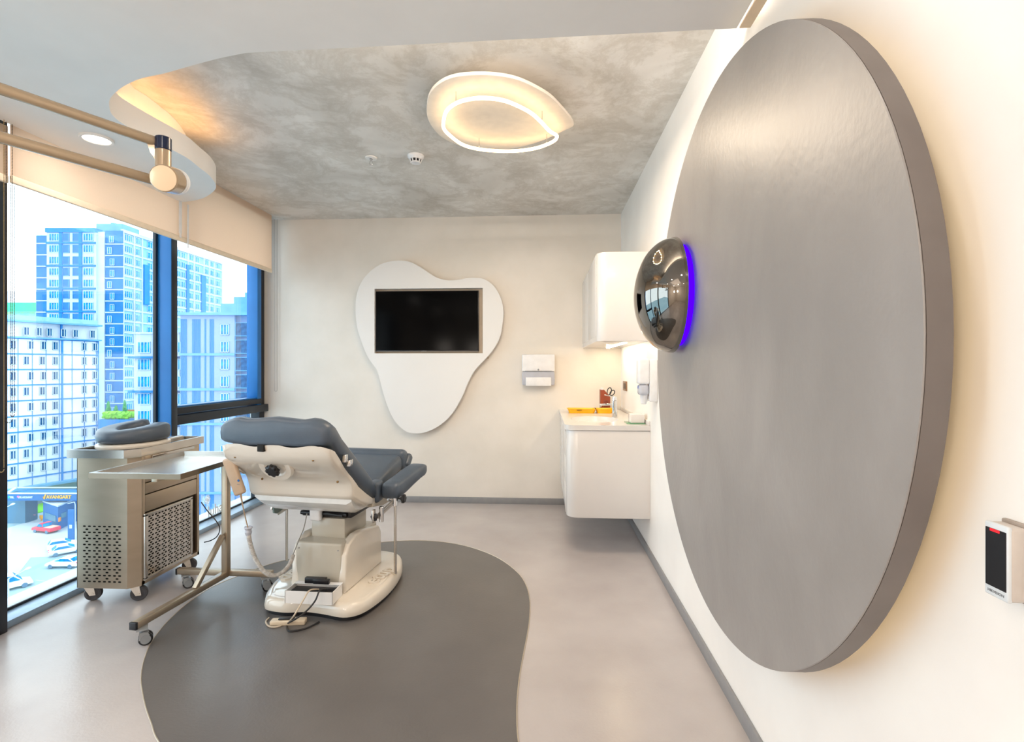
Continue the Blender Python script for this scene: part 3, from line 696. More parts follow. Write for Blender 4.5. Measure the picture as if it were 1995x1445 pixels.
# ================================================================== STAINLESS CART
def caster(parent, c, rw, wid, ang, ph, fork=M_steelb, twin=False, wheel_m=None, name='caster'):
    """swivel caster: c = floor contact point, rw = wheel radius, ph = plate height"""
    c = Vector(c); d = Vector((cos(ang), sin(ang), 0)); ax = Vector((-sin(ang), cos(ang), 0)); up = Vector((0, 0, 1))
    w = c+up*rw
    f = MB()
    root = MB().obox(c+d*rw*.45+up*(ph-.004), d, ax, up, rw*.75, wid*.9, .003).build(name, fork, parent, world=True)
    if not twin:
        for s in (-1, 1):
            p = [w+ax*s*wid*.62-d*.014-up*.01, w+ax*s*wid*.62+d*.014-up*.01, c+d*rw*1.0+ax*s*wid*.62+up*(ph-.006), c-d*rw*.1+ax*s*wid*.62+up*(ph-.006)]
            f.loft([[q+ax*.0015 for q in p], [q-ax*.0015 for q in p]])
        f.cyl(w-ax*wid*.75, w+ax*wid*.75, .006, n=10)
        f.build('fork', fork, root, world=True)
        R_ = Matrix(((d.x, 0, ax.x, w.x), (d.y, 0, ax.y, w.y), (0, 1, 0, w.z), (0, 0, 0, 1)))
        MB().lathe([(0, -wid*.42), (rw*.62, -wid*.42), (rw*.66, -wid*.5), (rw*.92, -wid*.5), (rw, -wid*.3), (rw, wid*.3), (rw*.92, wid*.5), (rw*.66, wid*.5), (rw*.62, wid*.42), (0, wid*.42)], R_, 32).build('wheel', wheel_m or M_rub, root, world=True)
    else:
        for s in (-1, 1):
            q = w+ax*s*wid*.32
            R_ = Matrix(((d.x, 0, ax.x, q.x), (d.y, 0, ax.y, q.y), (0, 1, 0, q.z), (0, 0, 0, 1)))
            MB().lathe([(0, -wid*.2), (rw*.9, -wid*.2), (rw, -wid*.1), (rw, wid*.1), (rw*.9, wid*.2), (0, wid*.2)], R_, 28).build('wheel', M_dark, root, world=True)
            q2 = q+ax*s*wid*.21
            R2 = Matrix(((d.x, 0, ax.x, q2.x), (d.y, 0, ax.y, q2.y), (0, 1, 0, q2.z), (0, 0, 0, 1)))
            MB().lathe([(0, -.002), (rw*.72, -.002), (rw*.72, .002), (0, .002)], R2, 24).build('hub_cap', mat('grey_hub', '8B9094', rough=.4), root, world=True)
        sh = MB()
        prof_ = [(-rw*.2, 0), (-rw*.55, rw*.6), (-rw*.3, rw*1.05), (rw*.3, rw*1.25), (rw*.85, rw*1.15), (rw*.9, 0)]
        sh.loft([[w+d*a_+up*b_+ax*s*wid*.55 for a_, b_ in prof_] for s in (-1, 1)])
        sh.cyl(c+d*rw*.4+up*rw*1.9, c+d*rw*.4+up*ph, rw*.32, n=14)
        sh.build('hood', fork, root, world=True)
    return root

def perf_panel(mb, O, ux, uz, w, h, cols, rows, sw, sh_):
    """perforated sheet: origin O, directions ux, uz; alternating rows of slots"""
    O, ux, uz = Vector(O), Vector(ux), Vector(uz); bm = mb.bm
    rh = h/rows
    def cell(a0, a1, b0, b1):
        C = [(a0, b0), (a1, b0), (a1, b1), (a0, b1)]; cx_, cy_ = (a0+a1)/2, (b0+b1)/2
        cv = [bm.verts.new(O+ux*a+uz*b) for a, b in C]
        hv = []
        l = (sw-sh_)/2; r = sh_/2
        for q, (sx, base) in enumerate(((-1, pi), (1, 3*pi/2), (1, 0), (-1, pi/2))):
            hv.append([bm.verts.new(O+ux*(cx_+sx*l+r*cos(base+k*pi/4))+uz*(cy_+r*sin(base+k*pi/4))) for k in range(3)])
        for q in range(4):
            for k in range(2): bm.faces.new((cv[q], hv[q][k], hv[q][k+1]))
            bm.faces.new((cv[q], hv[q][2], hv[(q+1) % 4][0], cv[(q+1) % 4]))
    for r in range(rows):
        if r % 2 == 0:
            for c in range(cols): cell(w*c/cols, w*(c+1)/cols, r*rh, (r+1)*rh)
        else:
            for c in range(cols//2): cell(w*2*c/cols, w*2*(c+1)/cols, r*rh, (r+1)*rh)
XL_, XRc, YF, YBk = -2.645, -2.30, 2.74, 3.28
cart = empty('medical_cart', ((XL_+XRc)/2, 3.0, 0)); tag(cart, 'stainless steel cabinet cart on casters with perforated panels by the window', 'cart')
ZB0, ZB1 = .095, .835
sx0, sx1, sz0, sz1 = XL_+.03, -2.375, .125, .455
mb = MB()
# front sheet around the perforated field
for (a, b, c, d) in ((XL_, sx0, ZB0, ZB1), (sx1, -2.345, ZB0, ZB1), (sx0, sx1, ZB0, sz0), (sx0, sx1, sz1, ZB1)):
    mb.poly([(a, YF, c), (b, YF, c), (b, YF, d), (a, YF, d)])
perf_panel(mb, (sx0, YF, sz0), (1, 0, 0), (0, 0, 1), sx1-sx0, sz1-sz0, 8, 19, .018, .0085)
mb.poly([(-2.345, YF, ZB0), (XRc, 2.79, ZB0), (XRc, 2.79, ZB1), (-2.345, YF, ZB1)])
mb.build('front_sheet', M_steel, cart, world=True)
MB().prism([(XL_+.004, YF+.012), (-2.362, YF+.012), (-2.333, 2.80), (-2.333, YBk-.004), (XL_+.004, YBk-.004)], 'Z', ZB0+.02, ZB1-.005).build('interior_shade_box', M_hole, cart, world=True)  # shade inside the cart, put into a near-black box behind the slots
MB().box(XL_, XRc, 2.79, YBk, ZB0, ZB0+.025, .002).box(XL_, XL_+.003, YF, YBk, ZB0, ZB1).box(XL_, XRc, YBk-.003, YBk, ZB0, ZB1).box(XRc-.03, XRc, 2.79, 2.815, ZB0, ZB1, .002).box(XRc-.03, XRc, YBk-.02, YBk, ZB0, ZB1, .002).box(XRc-.03, XRc, 2.815, YBk-.02, .68, ZB1, .002).build('frame', M_steel, cart, world=True)
for z0, z1 in ((.612, .674), (.508, .606)):
    MB().box(XRc-.026, XRc-.002, 2.818, YBk-.023, z0, z1, .002).build('drawer_front', M_steel, cart, world=True)
mb = MB(); mb.box(XRc-.012, XRc+.012, 2.80, 2.825, .125, .497, .002).box(XRc-.012, XRc+.012, 3.185, 3.20, .125, .497, .002).box(XRc-.012, XRc+.012, 2.80, 3.20, .485, .502, .002).box(XRc-.012, XRc+.012, 2.80, 3.20, .118, .135, .002)
mb.build('door_frame', M_steelb, cart, world=True)
mb = MB(); perf_panel(mb, (XRc+.008, 2.825, .135), (0, 1, 0), (0, 0, 1), .36, .35, 14, 25, .018, .0085)
mb.build('door_mesh', M_steelb, cart, world=True)
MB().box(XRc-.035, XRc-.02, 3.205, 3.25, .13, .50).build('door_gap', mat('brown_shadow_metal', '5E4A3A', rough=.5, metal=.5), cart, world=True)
# top tray
tt = [(-2.672, 2.705), (-2.335, 2.705), (-2.282, 2.765), (-2.282, 3.30), (-2.672, 3.30)]
ti = [(-2.655, 2.722), (-2.342, 2.722), (-2.30, 2.772), (-2.30, 3.283), (-2.655, 3.283)]
mb = MB()
mb.loft([[Vector((x, y, .838)) for x, y in ti], [Vector((x, y, .838)) for x, y in tt], [Vector((x, y, .884)) for x, y in tt], [Vector((x, y, .884)) for x, y in ti], [Vector((x, y, .862)) for x, y in ti]], cap=False)
mb.poly([(x, y, .862) for x, y in ti]); mb.poly([(x, y, .8385) for x, y in ti])
mb.build('top_tray', M_steelb, cart, world=True)
MB().bar((XRc+.006, 2.86, .822), (XRc+.006, 3.22, .822), .008, .018, .001).build('side_rail', M_steelb, cart, world=True)
for (cx_, cy_, an) in ((-2.60, 2.80, 3.6), (-2.335, 2.815, 3.6), (-2.335, 3.235, 3.6), (-2.60, 3.235, 2.5)):
    caster(cart, (cx_, cy_, .0005), .043, .030, an, .094)
cb = crom([on(u, v, 'Y', 3.295) for u, v in [(392, 978), (405, 996), (420, 1013), (428, 1028), (424, 1043), (412, 1052), (398, 1056)]], 6, closed=False)
MB().tube(cb, .0035, 8).build('power_cable', M_dark, cart, world=True)

# horseshoe pillow on the cart
pw = empty('horseshoe_pillow', (-2.44, 2.98, .8625)); tag(pw, 'blue-grey horseshoe head pillow on a white base atop the steel cart', 'pillow')
def shoe(nseg, rad, cz_, flat, zoff=0):
    pts = []
    for i in range(nseg+1):
        a = radians(-20+(-280)*0+ (250*i/nseg)) ; pts.append(a)
    return pts
pc = Vector((-2.50, 2.985, 0)); RA, RB_ = .120, .155
angs = [radians(205+ (i*(480-205-65)/26)) for i in range(27)]
angs = [radians(75+360-55-i*(250/26)) for i in range(27)]
def ringat(a, w, h, z0, top, ra=RA, rb=RB_):
    c = pc+Vector((ra*cos(a), rb*sin(a), 0)); nrm = Vector((cos(a), sin(a), 0))
    out = []
    for k in range(16):
        t_ = 2*pi*k/16; ex = .62
        sx_ = math.copysign(abs(cos(t_))**ex, cos(t_)); sz_ = math.copysign(abs(sin(t_))**ex, sin(t_))
        out.append(c+nrm*(w*sx_)+Vector((0, 0, z0+h*(1+sz_)/2)))
    return out
aa = [radians(42-i*(300/30)) for i in range(31)]     # opening towards the far window side
def shoerings(w, h0, h1, z0, shrink):
    rr = []
    for i, a in enumerate(aa):
        s = i/30; e = min(s, 1-s)/.07; k = sqrt(max(.0, 1-(1-min(1, e))**2)) if e < 1 else 1
        k = max(k, .12); hh = h0+(h1-h0)*(abs(s-.45)/.55)**1.4
        rr.append(ringat(a, w*k*shrink, hh*(.45+.55*k) if z0 > .885 else hh, z0, 0))
    return rr
MB().loft(shoerings(.058, .080, .125, .900, 1)).build('cushion', M_vinyl, pw, world=True)
MB().loft(shoerings(.060, .035, .035, .866, 1)).build('base', mat('pillow_base', 'E6DED2', rough=.3), pw, world=True)
bkk = MB().box(-2.44, -2.40, 3.13, 3.27, .8645, .893, .004); tag(bkk.build('metal_case', M_steelb), 'small flat metal case on the cart behind the pillow', 'case')

# ================================================================== OVERBED / MAYO TABLE
mt = empty('mayo_table', (-1.907, 2.957, 0)); tag(mt, 'wheeled stainless instrument table with deep rectangular tray beside the chair', 'instrument table')
tx0, tx1, ty0, ty1, tz = -2.228, -1.758, 2.372, 3.03, .83
o4 = [(tx0, ty0), (tx1, ty0), (tx1, ty1), (tx0, ty1)]; g = .018
i4 = [(tx0+g, ty0+g), (tx1-g, ty0+g), (tx1-g, ty1-g), (tx0+g, ty1-g)]; g2 = .034
f4 = [(tx0+g2, ty0+g2), (tx1-g2, ty0+g2), (tx1-g2, ty1-g2), (tx0+g2, ty1-g2)]
MB().loft([[Vector((x+(x-cx0)*.004, y+(y-cy0)*.004, z)) for x, y in o4] for cx0, cy0 in ((-1.99, 2.70),) for z in (tz-.027, tz-.0015)], cap=False).build('outer_rim', mat('shaded_steel', '8C7F70', '80735F', rough=.38, metal=.85, scale=6), mt, world=True)  # skin over the tray sides; their dimmer reflections are put into its colour
mb = MB()
mb.loft([[Vector((x, y, tz-.026)) for x, y in o4], [Vector((x, y, tz)) for x, y in o4], [Vector((x, y, tz)) for x, y in i4], [Vector((x, y, tz-.022)) for x, y in f4]], cap=True)
mb.build('tray', M_steelb, mt, world=True)
zb2 = .075+.03
MB().box(-1.925, -1.888, 2.94, 2.977, .105, .765, .003).build('column', M_steel, mt, world=True)
MB().bar((-1.78, 2.958, .778), (-2.18, 2.958, .778), .03, .03, .002).bar((-1.93, 2.42, .790), (-1.93, 2.98, .790), .03, .025, .002).build('support_arm', M_steel, mt, world=True)
MB().bar((-2.225, 2.985, zb2), (-1.63, 2.978, zb2), .036, .034, .003).build('cross_bar', M_steel, mt, world=True)
MB().bar((-1.907, 2.965, zb2), (-1.965, 2.335, zb2), .036, .034, .003).build('long_foot', M_steel, mt, world=True)
MB().bar((-1.909, 2.93, .345), (-1.931, 2.72, .118), .025, .025, .002).build('brace', M_steel, mt, world=True)
MB().bar((-1.9645, 2.340, zb2), (-1.966, 2.327, zb2), .038, .036, .002).build('end_cap', M_dark, mt, world=True)
MB().bar((-2.232, 2.985, zb2), (-2.22, 2.985, zb2), .038, .036, .002).build('end_cap', M_dark, mt, world=True)
for (x, y, a) in ((-1.935, 2.372, 3.8), (-2.17, 2.995, 3.8), (-1.665, 2.985, 3.8)):
    caster(mt, (x, y, .0005), .030, .042, a, .088, fork=mat('caster_grey', '9A9EA2', rough=.35, metal=.3), twin=True)

# ================================================================== EXAMINATION CHAIR
CH = empty('examination_chair', (-1.22, 3.08, 0), -radians(7)); tag(CH, 'reclining examination chair in blue-grey vinyl on an ivory pedestal base', 'examination chair')
bp = crom([Vector(p) for p in [(-.285,-.37,0),(-.235,-.425,0),(-.12,-.437,0),(-.01,-.41,0),(.10,-.415,0),(.22,-.43,0),(.29,-.385,0),(.325,-.28,0),(.34,-.12,0),(.325,.06,0),(.285,.22,0),(.215,.345,0),(.10,.385,0),(-.10,.385,0),(-.24,.345,0),(-.33,.2,0),(-.365,.03,0),(-.36,-.15,0),(-.325,-.29,0)]], 5)
bcn = Vector((-.01, -.02, 0))
def sring(f, z, d=0): return [bcn+(p-bcn)*f+Vector((0, 0, z)) for p in bp]
MB().loft([sring(.955, .001), sring(.955, .03)]).build('base_skirt', M_dark, CH)
MB().loft([sring(.97, .022), sring(.995, .028), sring(1.0, .045), sring(.985, .072), sring(.955, .088), sring(.91, .095), sring(.895, .094), sring(.88, .097)]).build('base_cover', M_ivory, CH)
# lower housing: centre plate and two side shells
MB().box(-.142, .142, -.30, .14, .0965, .365, .012, 3).build('housing_front', M_beige, CH)
for s in (-1, 1):
    prof = [(-.305, .096), (.16, .096), (.15, .30), (.12, .345), (-.10, .385), (-.18, .385), (-.26, .355), (-.295, .30)]
    x0, x1 = (.118, .168) if s > 0 else (-.168, -.118)
    MB().prism(prof, 'X', x0, x1, .012, 3).build('side_shell', M_ivory, CH)
MB().box(-.105, .105, -.20, .07, .33, .475, .006).build('lift_column', M_beige, CH)
for x in (-.12, .12): MB().cyl((x, -.3025, .33), (x, -.297, .33), .004, n=8).build('screw', M_base, CH)
mb = MB().box(-.17, .14, -.19, .06, .478, .515, .004)
mb.cyl((-.17, -.20, .50), (.12, -.20, .50), .012, n=12).cyl((.02, -.21, .50), (.10, -.21, .495), .009, n=10)
mb.build('mechanism', M_dark, CH)
MB().box(-.10, -.03, -.235, -.20, .462, .535, .012, 3).build('connector_box', M_pl, CH)
# etup lettering on the base, both sides
text_mesh('etup', .13, .009, (.255, -.05, .097), (.12, .9928, 0), (-.9928, .12, 0), (0, 0, 1), 'raised_lettering', M_ivory, CH, world=False, bold=.003)
text_mesh('etup', .13, .009, (-.262, -.10, .097), (-.12, -.9928, 0), (.9928, -.12, 0), (0, 0, 1), 'raised_lettering', M_ivory, CH, world=False, bold=.003)

# backrest, built along its slope. section profile across the width has three lobes at the head end
BC = -.05
def ssec(y, z, tilt, hw, th, lob, ny, power=.55, n=28, k=0):
    """superelliptic ring across the bed, centred at (BC,y,z); tilt = direction of the thickness"""
    out = []
    tv_ = Vector((0, -sin(tilt), cos(tilt)))
    for i in range(n):
        a = 2*pi*i/n
        sx_ = math.copysign(abs(cos(a))**power, cos(a)); sz_ = math.copysign(abs(sin(a))**power, sin(a))
        x = hw*sx_; h = th*sz_
        if sz_ > 0: h += lob*(cos(x/hw*pi*1.55)-.3)*sz_
        out.append(Vector((BC+x, y, z))+tv_*h)
    return out
# cushion of the backrest: from hinge up to the head end
cush = []
path = [(-.085, .60, .82), (-.12, .645, .97), (-.20, .71, 1), (-.30, .785, 1.0), (-.40, .865, 1.0), (-.48, .94, .97), (-.545, .99, .985), (-.585, 1.015, .97), (-.60, 1.02, .85)]
for i, (y, z, f) in enumerate(path):
    tl = radians(-42) if i < 5 else radians(-42+ (i-4)*9)
    hw = .31*f; th = .052 if 0 < i < 8 else .035
    cush.append(None)
def side_ring(yb, zb, yt, zt, hw, lobe, pw=.45, n=32):
    """ring whose lower edge is at (yb,zb) and upper edge at (yt,zt) in the side view"""
    b = Vector((BC, yb, zb)); tp = Vector((BC, yt, zt)); c = (b+tp)/2; d = (tp-b)/2; out = []
    for i in range(n):
        a = 2*pi*i/n; sx_ = math.copysign(abs(cos(a))**pw, cos(a)); sz_ = math.copysign(abs(sin(a))**pw, sin(a))
        x = hw*sx_; k = sz_
        if lobe: k = sz_+lobe*(cos(x/.215*pi*2)-.2)*(1 if sz_ > 0 else .35)*abs(sz_)**.5
        out.append(c+Vector((x, 0, 0))+d*k)
    return out
rg = [side_ring(-.090, .575, -.075, .60, .27, 0), side_ring(-.105, .565, -.085, .65, .300, 0), side_ring(-.20, .61, -.14, .72, .306, 0), side_ring(-.32, .69, -.26, .82, .31, .0),
      side_ring(-.43, .785, -.375, .925, .306, .05), side_ring(-.51, .875, -.46, 1.0, .297, .08), side_ring(-.565, .94, -.53, 1.068, .300, .10), side_ring(-.60, .95, -.575, 1.092, .306, .12), side_ring(-.618, .955, -.608, 1.09, .304, .12), side_ring(-.630, .962, -.628, 1.075, .296, .11), side_ring(-.634, .975, -.636, 1.05, .26, .09)]
MB().loft(rg).build('backrest_cushion', M_vinyl, CH, sharp=1.4)
# ivory shell beneath the cushion
def shell_ring(pts):
    return [Vector(p) for p in pts]
def uring(ya, za, yb_, zb_, hw, dep, sq=.5, n=44, lobe=0, wd=1.0):
    """bowl section: rim line at (ya,za), belly at (yb,zb), belly width factor wd"""
    out = []
    for i in range(n):
        a = pi+pi*i/(n-1); sx_ = math.copysign(abs(cos(a))**sq, cos(a)); k = abs(sin(a))**sq
        x = hw*sx_*(1-(1-wd)*k); r = Vector((BC+x, ya, za+ lobe*(cos(x/.215*pi*2)-.2))); bl = Vector((BC+x, yb_, zb_))
        out.append(r.lerp(bl, k))
    for i in range(1, n-1):
        x = hw*(1-2*i/(n-1)); out.append(Vector((BC+x*.99, ya+.0, za-.002+lobe*(cos(x/.215*pi*2)-.2))))
    return out
sh = [uring(-.622, .958, -.618, .935, .26, 0, lobe=.006), uring(-.614, .954, -.607, .905, .298, 0, .3, lobe=.007), uring(-.60, .948, -.585, .87, .306, 0, .22, lobe=.007), uring(-.575, .935, -.555, .845, .307, 0, .2, lobe=.006, wd=.985), uring(-.53, .89, -.50, .805, .306, 0, .2, lobe=.004, wd=.98),
      uring(-.48, .83, -.45, .77, .307, 0, .2, lobe=.002), uring(-.44, .79, -.42, .745, .309, 0, .18), uring(-.41, .765, -.408, .72, .311, 0, .16), uring(-.385, .742, -.404, .69, .312, 0, .16), uring(-.36, .72, -.402, .662, .312, 0, .16), uring(-.34, .70, -.397, .648, .312, 0, .16), uring(-.31, .68, -.383, .637, .312, 0, .18), uring(-.24, .635, -.33, .605, .312, 0, .2), uring(-.16, .59, -.25, .565, .31, 0, .25), uring(-.10, .565, -.14, .535, .29, 0, .4)]
MB().loft(sh).build('backrest_shell', M_ivory, CH, sharp=.9)
def urect(y, z0, z1, x0, x1, r_=.03):
    return [Vector((x0+r_, y, z0)), Vector((x1-r_, y, z0)), Vector((x1, y, z0+r_*.6)), Vector((x1, y, z1)), Vector((x0, y, z1)), Vector((x0, y, z0+r_*.6))]
MB().loft([urect(-.385, .612, .64, -.335, .245), urect(-.36, .585, .64, -.325, .24), urect(-.30, .545, .63, -.30, .225), urect(-.22, .522, .60, -.28, .215), urect(-.02, .516, .56, -.25, .21), urect(.05, .516, .55, -.24, .205)]).build('under_cover', mat('pale_gloss_cover', 'E2E2E0', rough=.12, coat=.5), CH, sharp=.5)
# knob recess and knob under the head end
kp = Vector((-.045-.05, -.545, .832))
kn = Vector((0, -.84, -.54)); kx = Vector((1, 0, 0)); ky = kn.cross(kx)
Mk = Matrix(((kx.x, ky.x, kn.x, kp.x), (kx.y, ky.y, kn.y, kp.y), (kx.z, ky.z, kn.z, kp.z), (0, 0, 0, 1)))
MB().lathe([(.095, -.012), (.088, .004), (.060, .002), (.052, -.006), (0, -.006)], Mk, 30).build('knob_recess', M_ivory, CH)
mb = MB()
rk = []
for r_, z_ in ((.018, -.004), (.018, .014), (.034, .016), (.036, .032), (.028, .038), (0.004, .038)):
    rk.append([Mk @ Vector(((r_*(1+.10*cos(8*2*pi*i/48) if r_ > .025 else r_))*cos(2*pi*i/48), (r_*(1+.10*cos(8*2*pi*i/48) if r_ > .025 else r_))*sin(2*pi*i/48), z_)) for i in range(48)])
mb.loft(rk).build('adjust_knob', M_dark, CH)
MB().box(-.135, -.098, -.632, -.60, .925, .962, .003).build('strap_slot', M_hole, CH)
for (x, y, z) in ((-.29, -.585, .888), (.15, -.585, .885), (-.25, -.428, .742), (.195, -.43, .745)):
    MB().lathe([(.007, 0), (.006, .003), (0, .003)], Matrix.Translation((x, y-.008, z)) @ Matrix.Rotation(radians(65), 4, 'X'), 10).build('screw', mat('brass_screw', '7A5A34', rough=.4, metal=.7), CH)
MB().box(.255, .275, -.50, -.475, .86, .90, .003).box(.262, .285, -.475, -.44, .835, .868, .003).build('side_catch', M_chrome, CH)
# seat cushion and bolsters
def slab(x0, x1, y0, z0, y1, z1, th, m, name, bev=.03, parent=CH, seg=4):
    a, b = Vector(((x0+x1)/2, y0, z0)), Vector(((x0+x1)/2, y1, z1)); d = (b-a).normalized(); x = Vector((1, 0, 0)); n_ = x.cross(d)
    return MB().obox((a+b)/2+n_*(-th/2), x, d, n_, (x1-x0)/2, (b-a).length/2, th/2, bev, seg).build(name, m, parent, sharp=1.2)
slab(-.33, .235, -.10, .655, .33, .765, .11, M_vinyl, 'seat_cushion', .035)
slab(.19, .262, -.105, .665, -.015, .672, .125, M_vinyl, 'hip_bolster', .02)
slab(-.36, -.29, -.105, .665, -.015, .672, .125, M_vinyl, 'hip_bolster', .02)
slab(-.34, .245, .335, .79, .435, .782, .14, M_vinyl, 'leg_cushion', .04)
slab(-.30, .262, .43, .76, .47, .72, .10, M_vinyl, 'foot_cushion', .02)
# curved side pads
def pad(x_off, s):
    pts = [(.318, -.072, .650), (.318, -.066, .656), (.318, -.05, .660), (.32, .0, .665), (.328, .06, .675), (.345, .13, .695), (.362, .20, .712), (.37, .26, .718), (.37, .295, .712), (.37, .31, .70)]
    rr = []
    for i, (x, y, z) in enumerate(pts):
        e = [.6, .85, .97, 1, 1, 1, 1, 1, .9, .6][i]; h = [.030, .042, .050, .051, .050, .046, .042, .040, .034, .02][i]
        c = Vector((x if s > 0 else BC*2-x, y, z-h)); ring_ = []
        for k in range(20):
            a = 2*pi*k/20; sx_ = math.copysign(abs(cos(a))**.5, cos(a)); sz_ = math.copysign(abs(sin(a))**.5, sin(a))
            ring_.append(c+Vector((.058*e*sx_, 0, h*e*sz_)))
        rr.append(ring_)
    MB().loft(rr).build('side_pad', M_vinyl, CH, sharp=1.2)
pad(0, 1); pad(0, -1)
# seat frame, rail and clamps
MB().prism([(-.13, .53), (.03, .50), (.12, .50), (.33, .60), (.36, .655), (-.10, .58)], 'X', -.34, .24, .006).build('seat_frame', M_beige, CH)
MB().bar((.255, -.14, .52), (.255, -.14, .445), .03, .012, .002).bar((.262, -.10, .47), (.262, .16, .50), .01, .03, .002).build('side_rail', M_steelb, CH)
MB().bar((-.365, -.20, .52), (-.365, -.14, .50), .012, .03, .002).bar((-.365, -.14, .47), (-.365, .12, .50), .01, .03, .002).build('side_rail', M_steelb, CH)
MB().prism([(-.22, .53), (-.05, .53), (-.12, .495), (-.19, .48), (-.215, .49)], 'X', -.345, -.335).build('side_plate', mat('green_grey_plate', '6E807C', rough=.3, metal=.4), CH)
def star_knob(mb, c, n_, r, h):
    n_ = Vector(n_).normalized(); u_ = Vector((0, 0, 1)) if abs(n_.z) < .9 else Vector((1, 0, 0)); x = n_.cross(u_).normalized(); y = n_.cross(x); rg = []
    for rr_, hh in ((r*.35, 0), (r*.35, h*.35), (r, h*.4), (r, h*.85), (r*.8, h), (.002, h)):
        rg.append([c+x*(rr_*(1+.12*cos(6*2*pi*i/36))*cos(2*pi*i/36))+y*(rr_*(1+.12*cos(6*2*pi*i/36))*sin(2*pi*i/36))+n_*hh for i in range(36)])
    mb.loft(rg)
def clampset(x, y, z, s, rodlen, name_rod='stirrup_rod'):
    MB().cyl((x, y, z-.045), (x, y, z+.045), .016, n=20, bev=.002).box(x-.05*s if s > 0 else x, x if s > 0 else x+.05, y-.012, y+.012, z-.015, z+.02, .003).build('clamp', M_chrome, CH)
    MB().cyl((x, y, z-rodlen), (x, y, z+.06), .0085, n=14, bev=.001).build(name_rod, M_steelb, CH)
    mb = MB(); mb.cyl((x, y, z), (x+.035*s, y, z), .005, n=10); star_knob(mb, Vector((x+.033*s, y, z)), (s, 0, 0), .024, .03); mb.build('clamp_knob', M_dark, CH)
clampset(.345, -.04, .565, 1, .45)
MB().cyl((.285, -.10, .44), (.285, -.10, .53), .014, n=18, bev=.002).build('clamp', M_chrome, CH)
mb = MB(); star_knob(mb, Vector((.262, -.115, .475)), (-.4, -.9, 0), .022, .03); mb.build('clamp_knob', M_dark, CH)
MB().cyl((-.405, -.01, .47), (-.405, -.01, .575), .016, n=20, bev=.002).cyl((-.375, -.01, .47), (-.375, -.01, .56), .014, n=20, bev=.002).build('clamp', M_chrome, CH)
MB().cyl((-.395, -.01, .13), (-.395, -.01, .47), .0085, n=14).build('stirrup_rod', M_steelb, CH)
for z in (.545, .49):
    mb = MB(); mb.cyl((-.41, -.01, z), (-.45, -.02, z), .005, n=8); star_knob(mb, Vector((-.435, -.02, z)), (-.5, -.85, 0), .026, .03); mb.build('clamp_knob', M_dark, CH)
# power box on the base
px_ = empty('x', (0, 0, 0)); bpy.data.objects.remove(px_)
pbx = empty('power_box', (-1.235, 2.66, .098), -radians(2)); tag(pbx, 'white open cable box with sockets on the front of the chair base', 'box')
MB().box(-.132, .132, -.04, -.036, 0, .065).box(-.132, .132, .076, .08, 0, .065).box(-.132, -.128, -.04, .08, 0, .065).box(.128, .132, -.04, .08, 0, .065).box(-.13, .13, -.038, .078, 0, .004).build('tub', M_panel, pbx)
MB().box(-.127, .127, -.035, .075, .004, .045, .003).build('socket_block', M_dark, pbx)
MB().box(-.125, .135, .05, .082, .066, .068).build('lid', M_pl, pbx)
MB().box(-.07, .05, .05, .074, .069, .10, .003).box(-.02, .07, .045, .065, .069, .095, .003).build('black_connector', M_dark, pbx)
ps = empty('power_strip', (-1.335, 2.60, 0), .12); tag(ps, 'beige power strip on the floor under the chair base edge', 'power strip')
MB().box(-.09, .09, -.022, .022, .0005, .026, .006, 3).build('body', mat('cream_plastic', 'D9C7AE', rough=.4), ps)
MB().box(-.05, .03, -.012, .012, .0262, .034, .004).build('plug', M_dark, ps)
def cable(name, pts, r, m, label):
    return tag(MB().tube(crom(pts, 8, closed=False), r, 8).build(name, m), label, 'cable')
cable('white_cable', [(-1.205, 2.67, .155), on(603, 1150, 'Y', 2.60), on(590, 1170, 'Y', 2.555), on(572, 1200, 'Y', 2.50), on(560, 1212, 'Z', .006), on(543, 1220, 'Z', .006), on(525, 1220, 'Z', .006), on(518, 1211, 'Z', .006), on(524, 1203, 'Z', .008)], .0042, mat('cable_ivory', 'CDBDA8', rough=.4), 'ivory cable looping from the white box down to the floor')
cable('black_cable', [(-1.165, 2.67, .155), on(623, 1150, 'Y', 2.60), on(614, 1170, 'Y', 2.555), on(597, 1190, 'Y', 2.52), on(575, 1206, 'Y', 2.47), on(560, 1215, 'Z', .006), on(562, 1228, 'Z', .006), on(578, 1228, 'Z', .006), on(600, 1222, 'Z', .006), on(622, 1211, 'Z', .006)], .0045, M_dark, 'black cable looping from the white box onto the floor')

# handset with its cable in a clear spiral hose
hs = empty('remote_handset', (on(465, 960, 'Y', 2.60).x, 2.60, on(465, 960, 'Y', 2.60).z)); tag(hs, 'beige remote handset with blue button hung at the chair side', 'remote control')
a, b = on(448, 903, 'Y', 2.60), on(465, 951, 'Y', 2.60); ax_ = (b-a).normalized(); yy = Vector((0, -1, 0)); xx = ax_.cross(yy)
MB().obox((a+b)/2, xx, ax_, yy, .033, (b-a).length/2+.034, .014, .026, 4).build('body', mat('handset_beige', 'C2A88E', rough=.35), hs, world=True)
q = on(464.5, 936, 'Y', 2.585)
MB().lathe([(.0065, 0), (.005, .002), (0, .002)], Matrix(((1, 0, 0, q.x), (0, 0, -1, q.y), (0, 1, 0, q.z), (0, 0, 0, 1))), 16).build('blue_button', mat('blue_button', '1565B0', rough=.4), hs, world=True)
q = on(464.5, 943, 'Y', 2.5852)
text_mesh('etup', .009, .0003, (q.x, q.y, q.z), (1, 0, 0), (0, 0, 1), (0, -1, 0), 'lettering', M_base, hs)
MB().bar(on(458, 908, 'Y', 2.63), on(478, 918, 'Y', 2.68), .022, .03, .003).build('hanger_clip', M_steelb, hs, world=True)
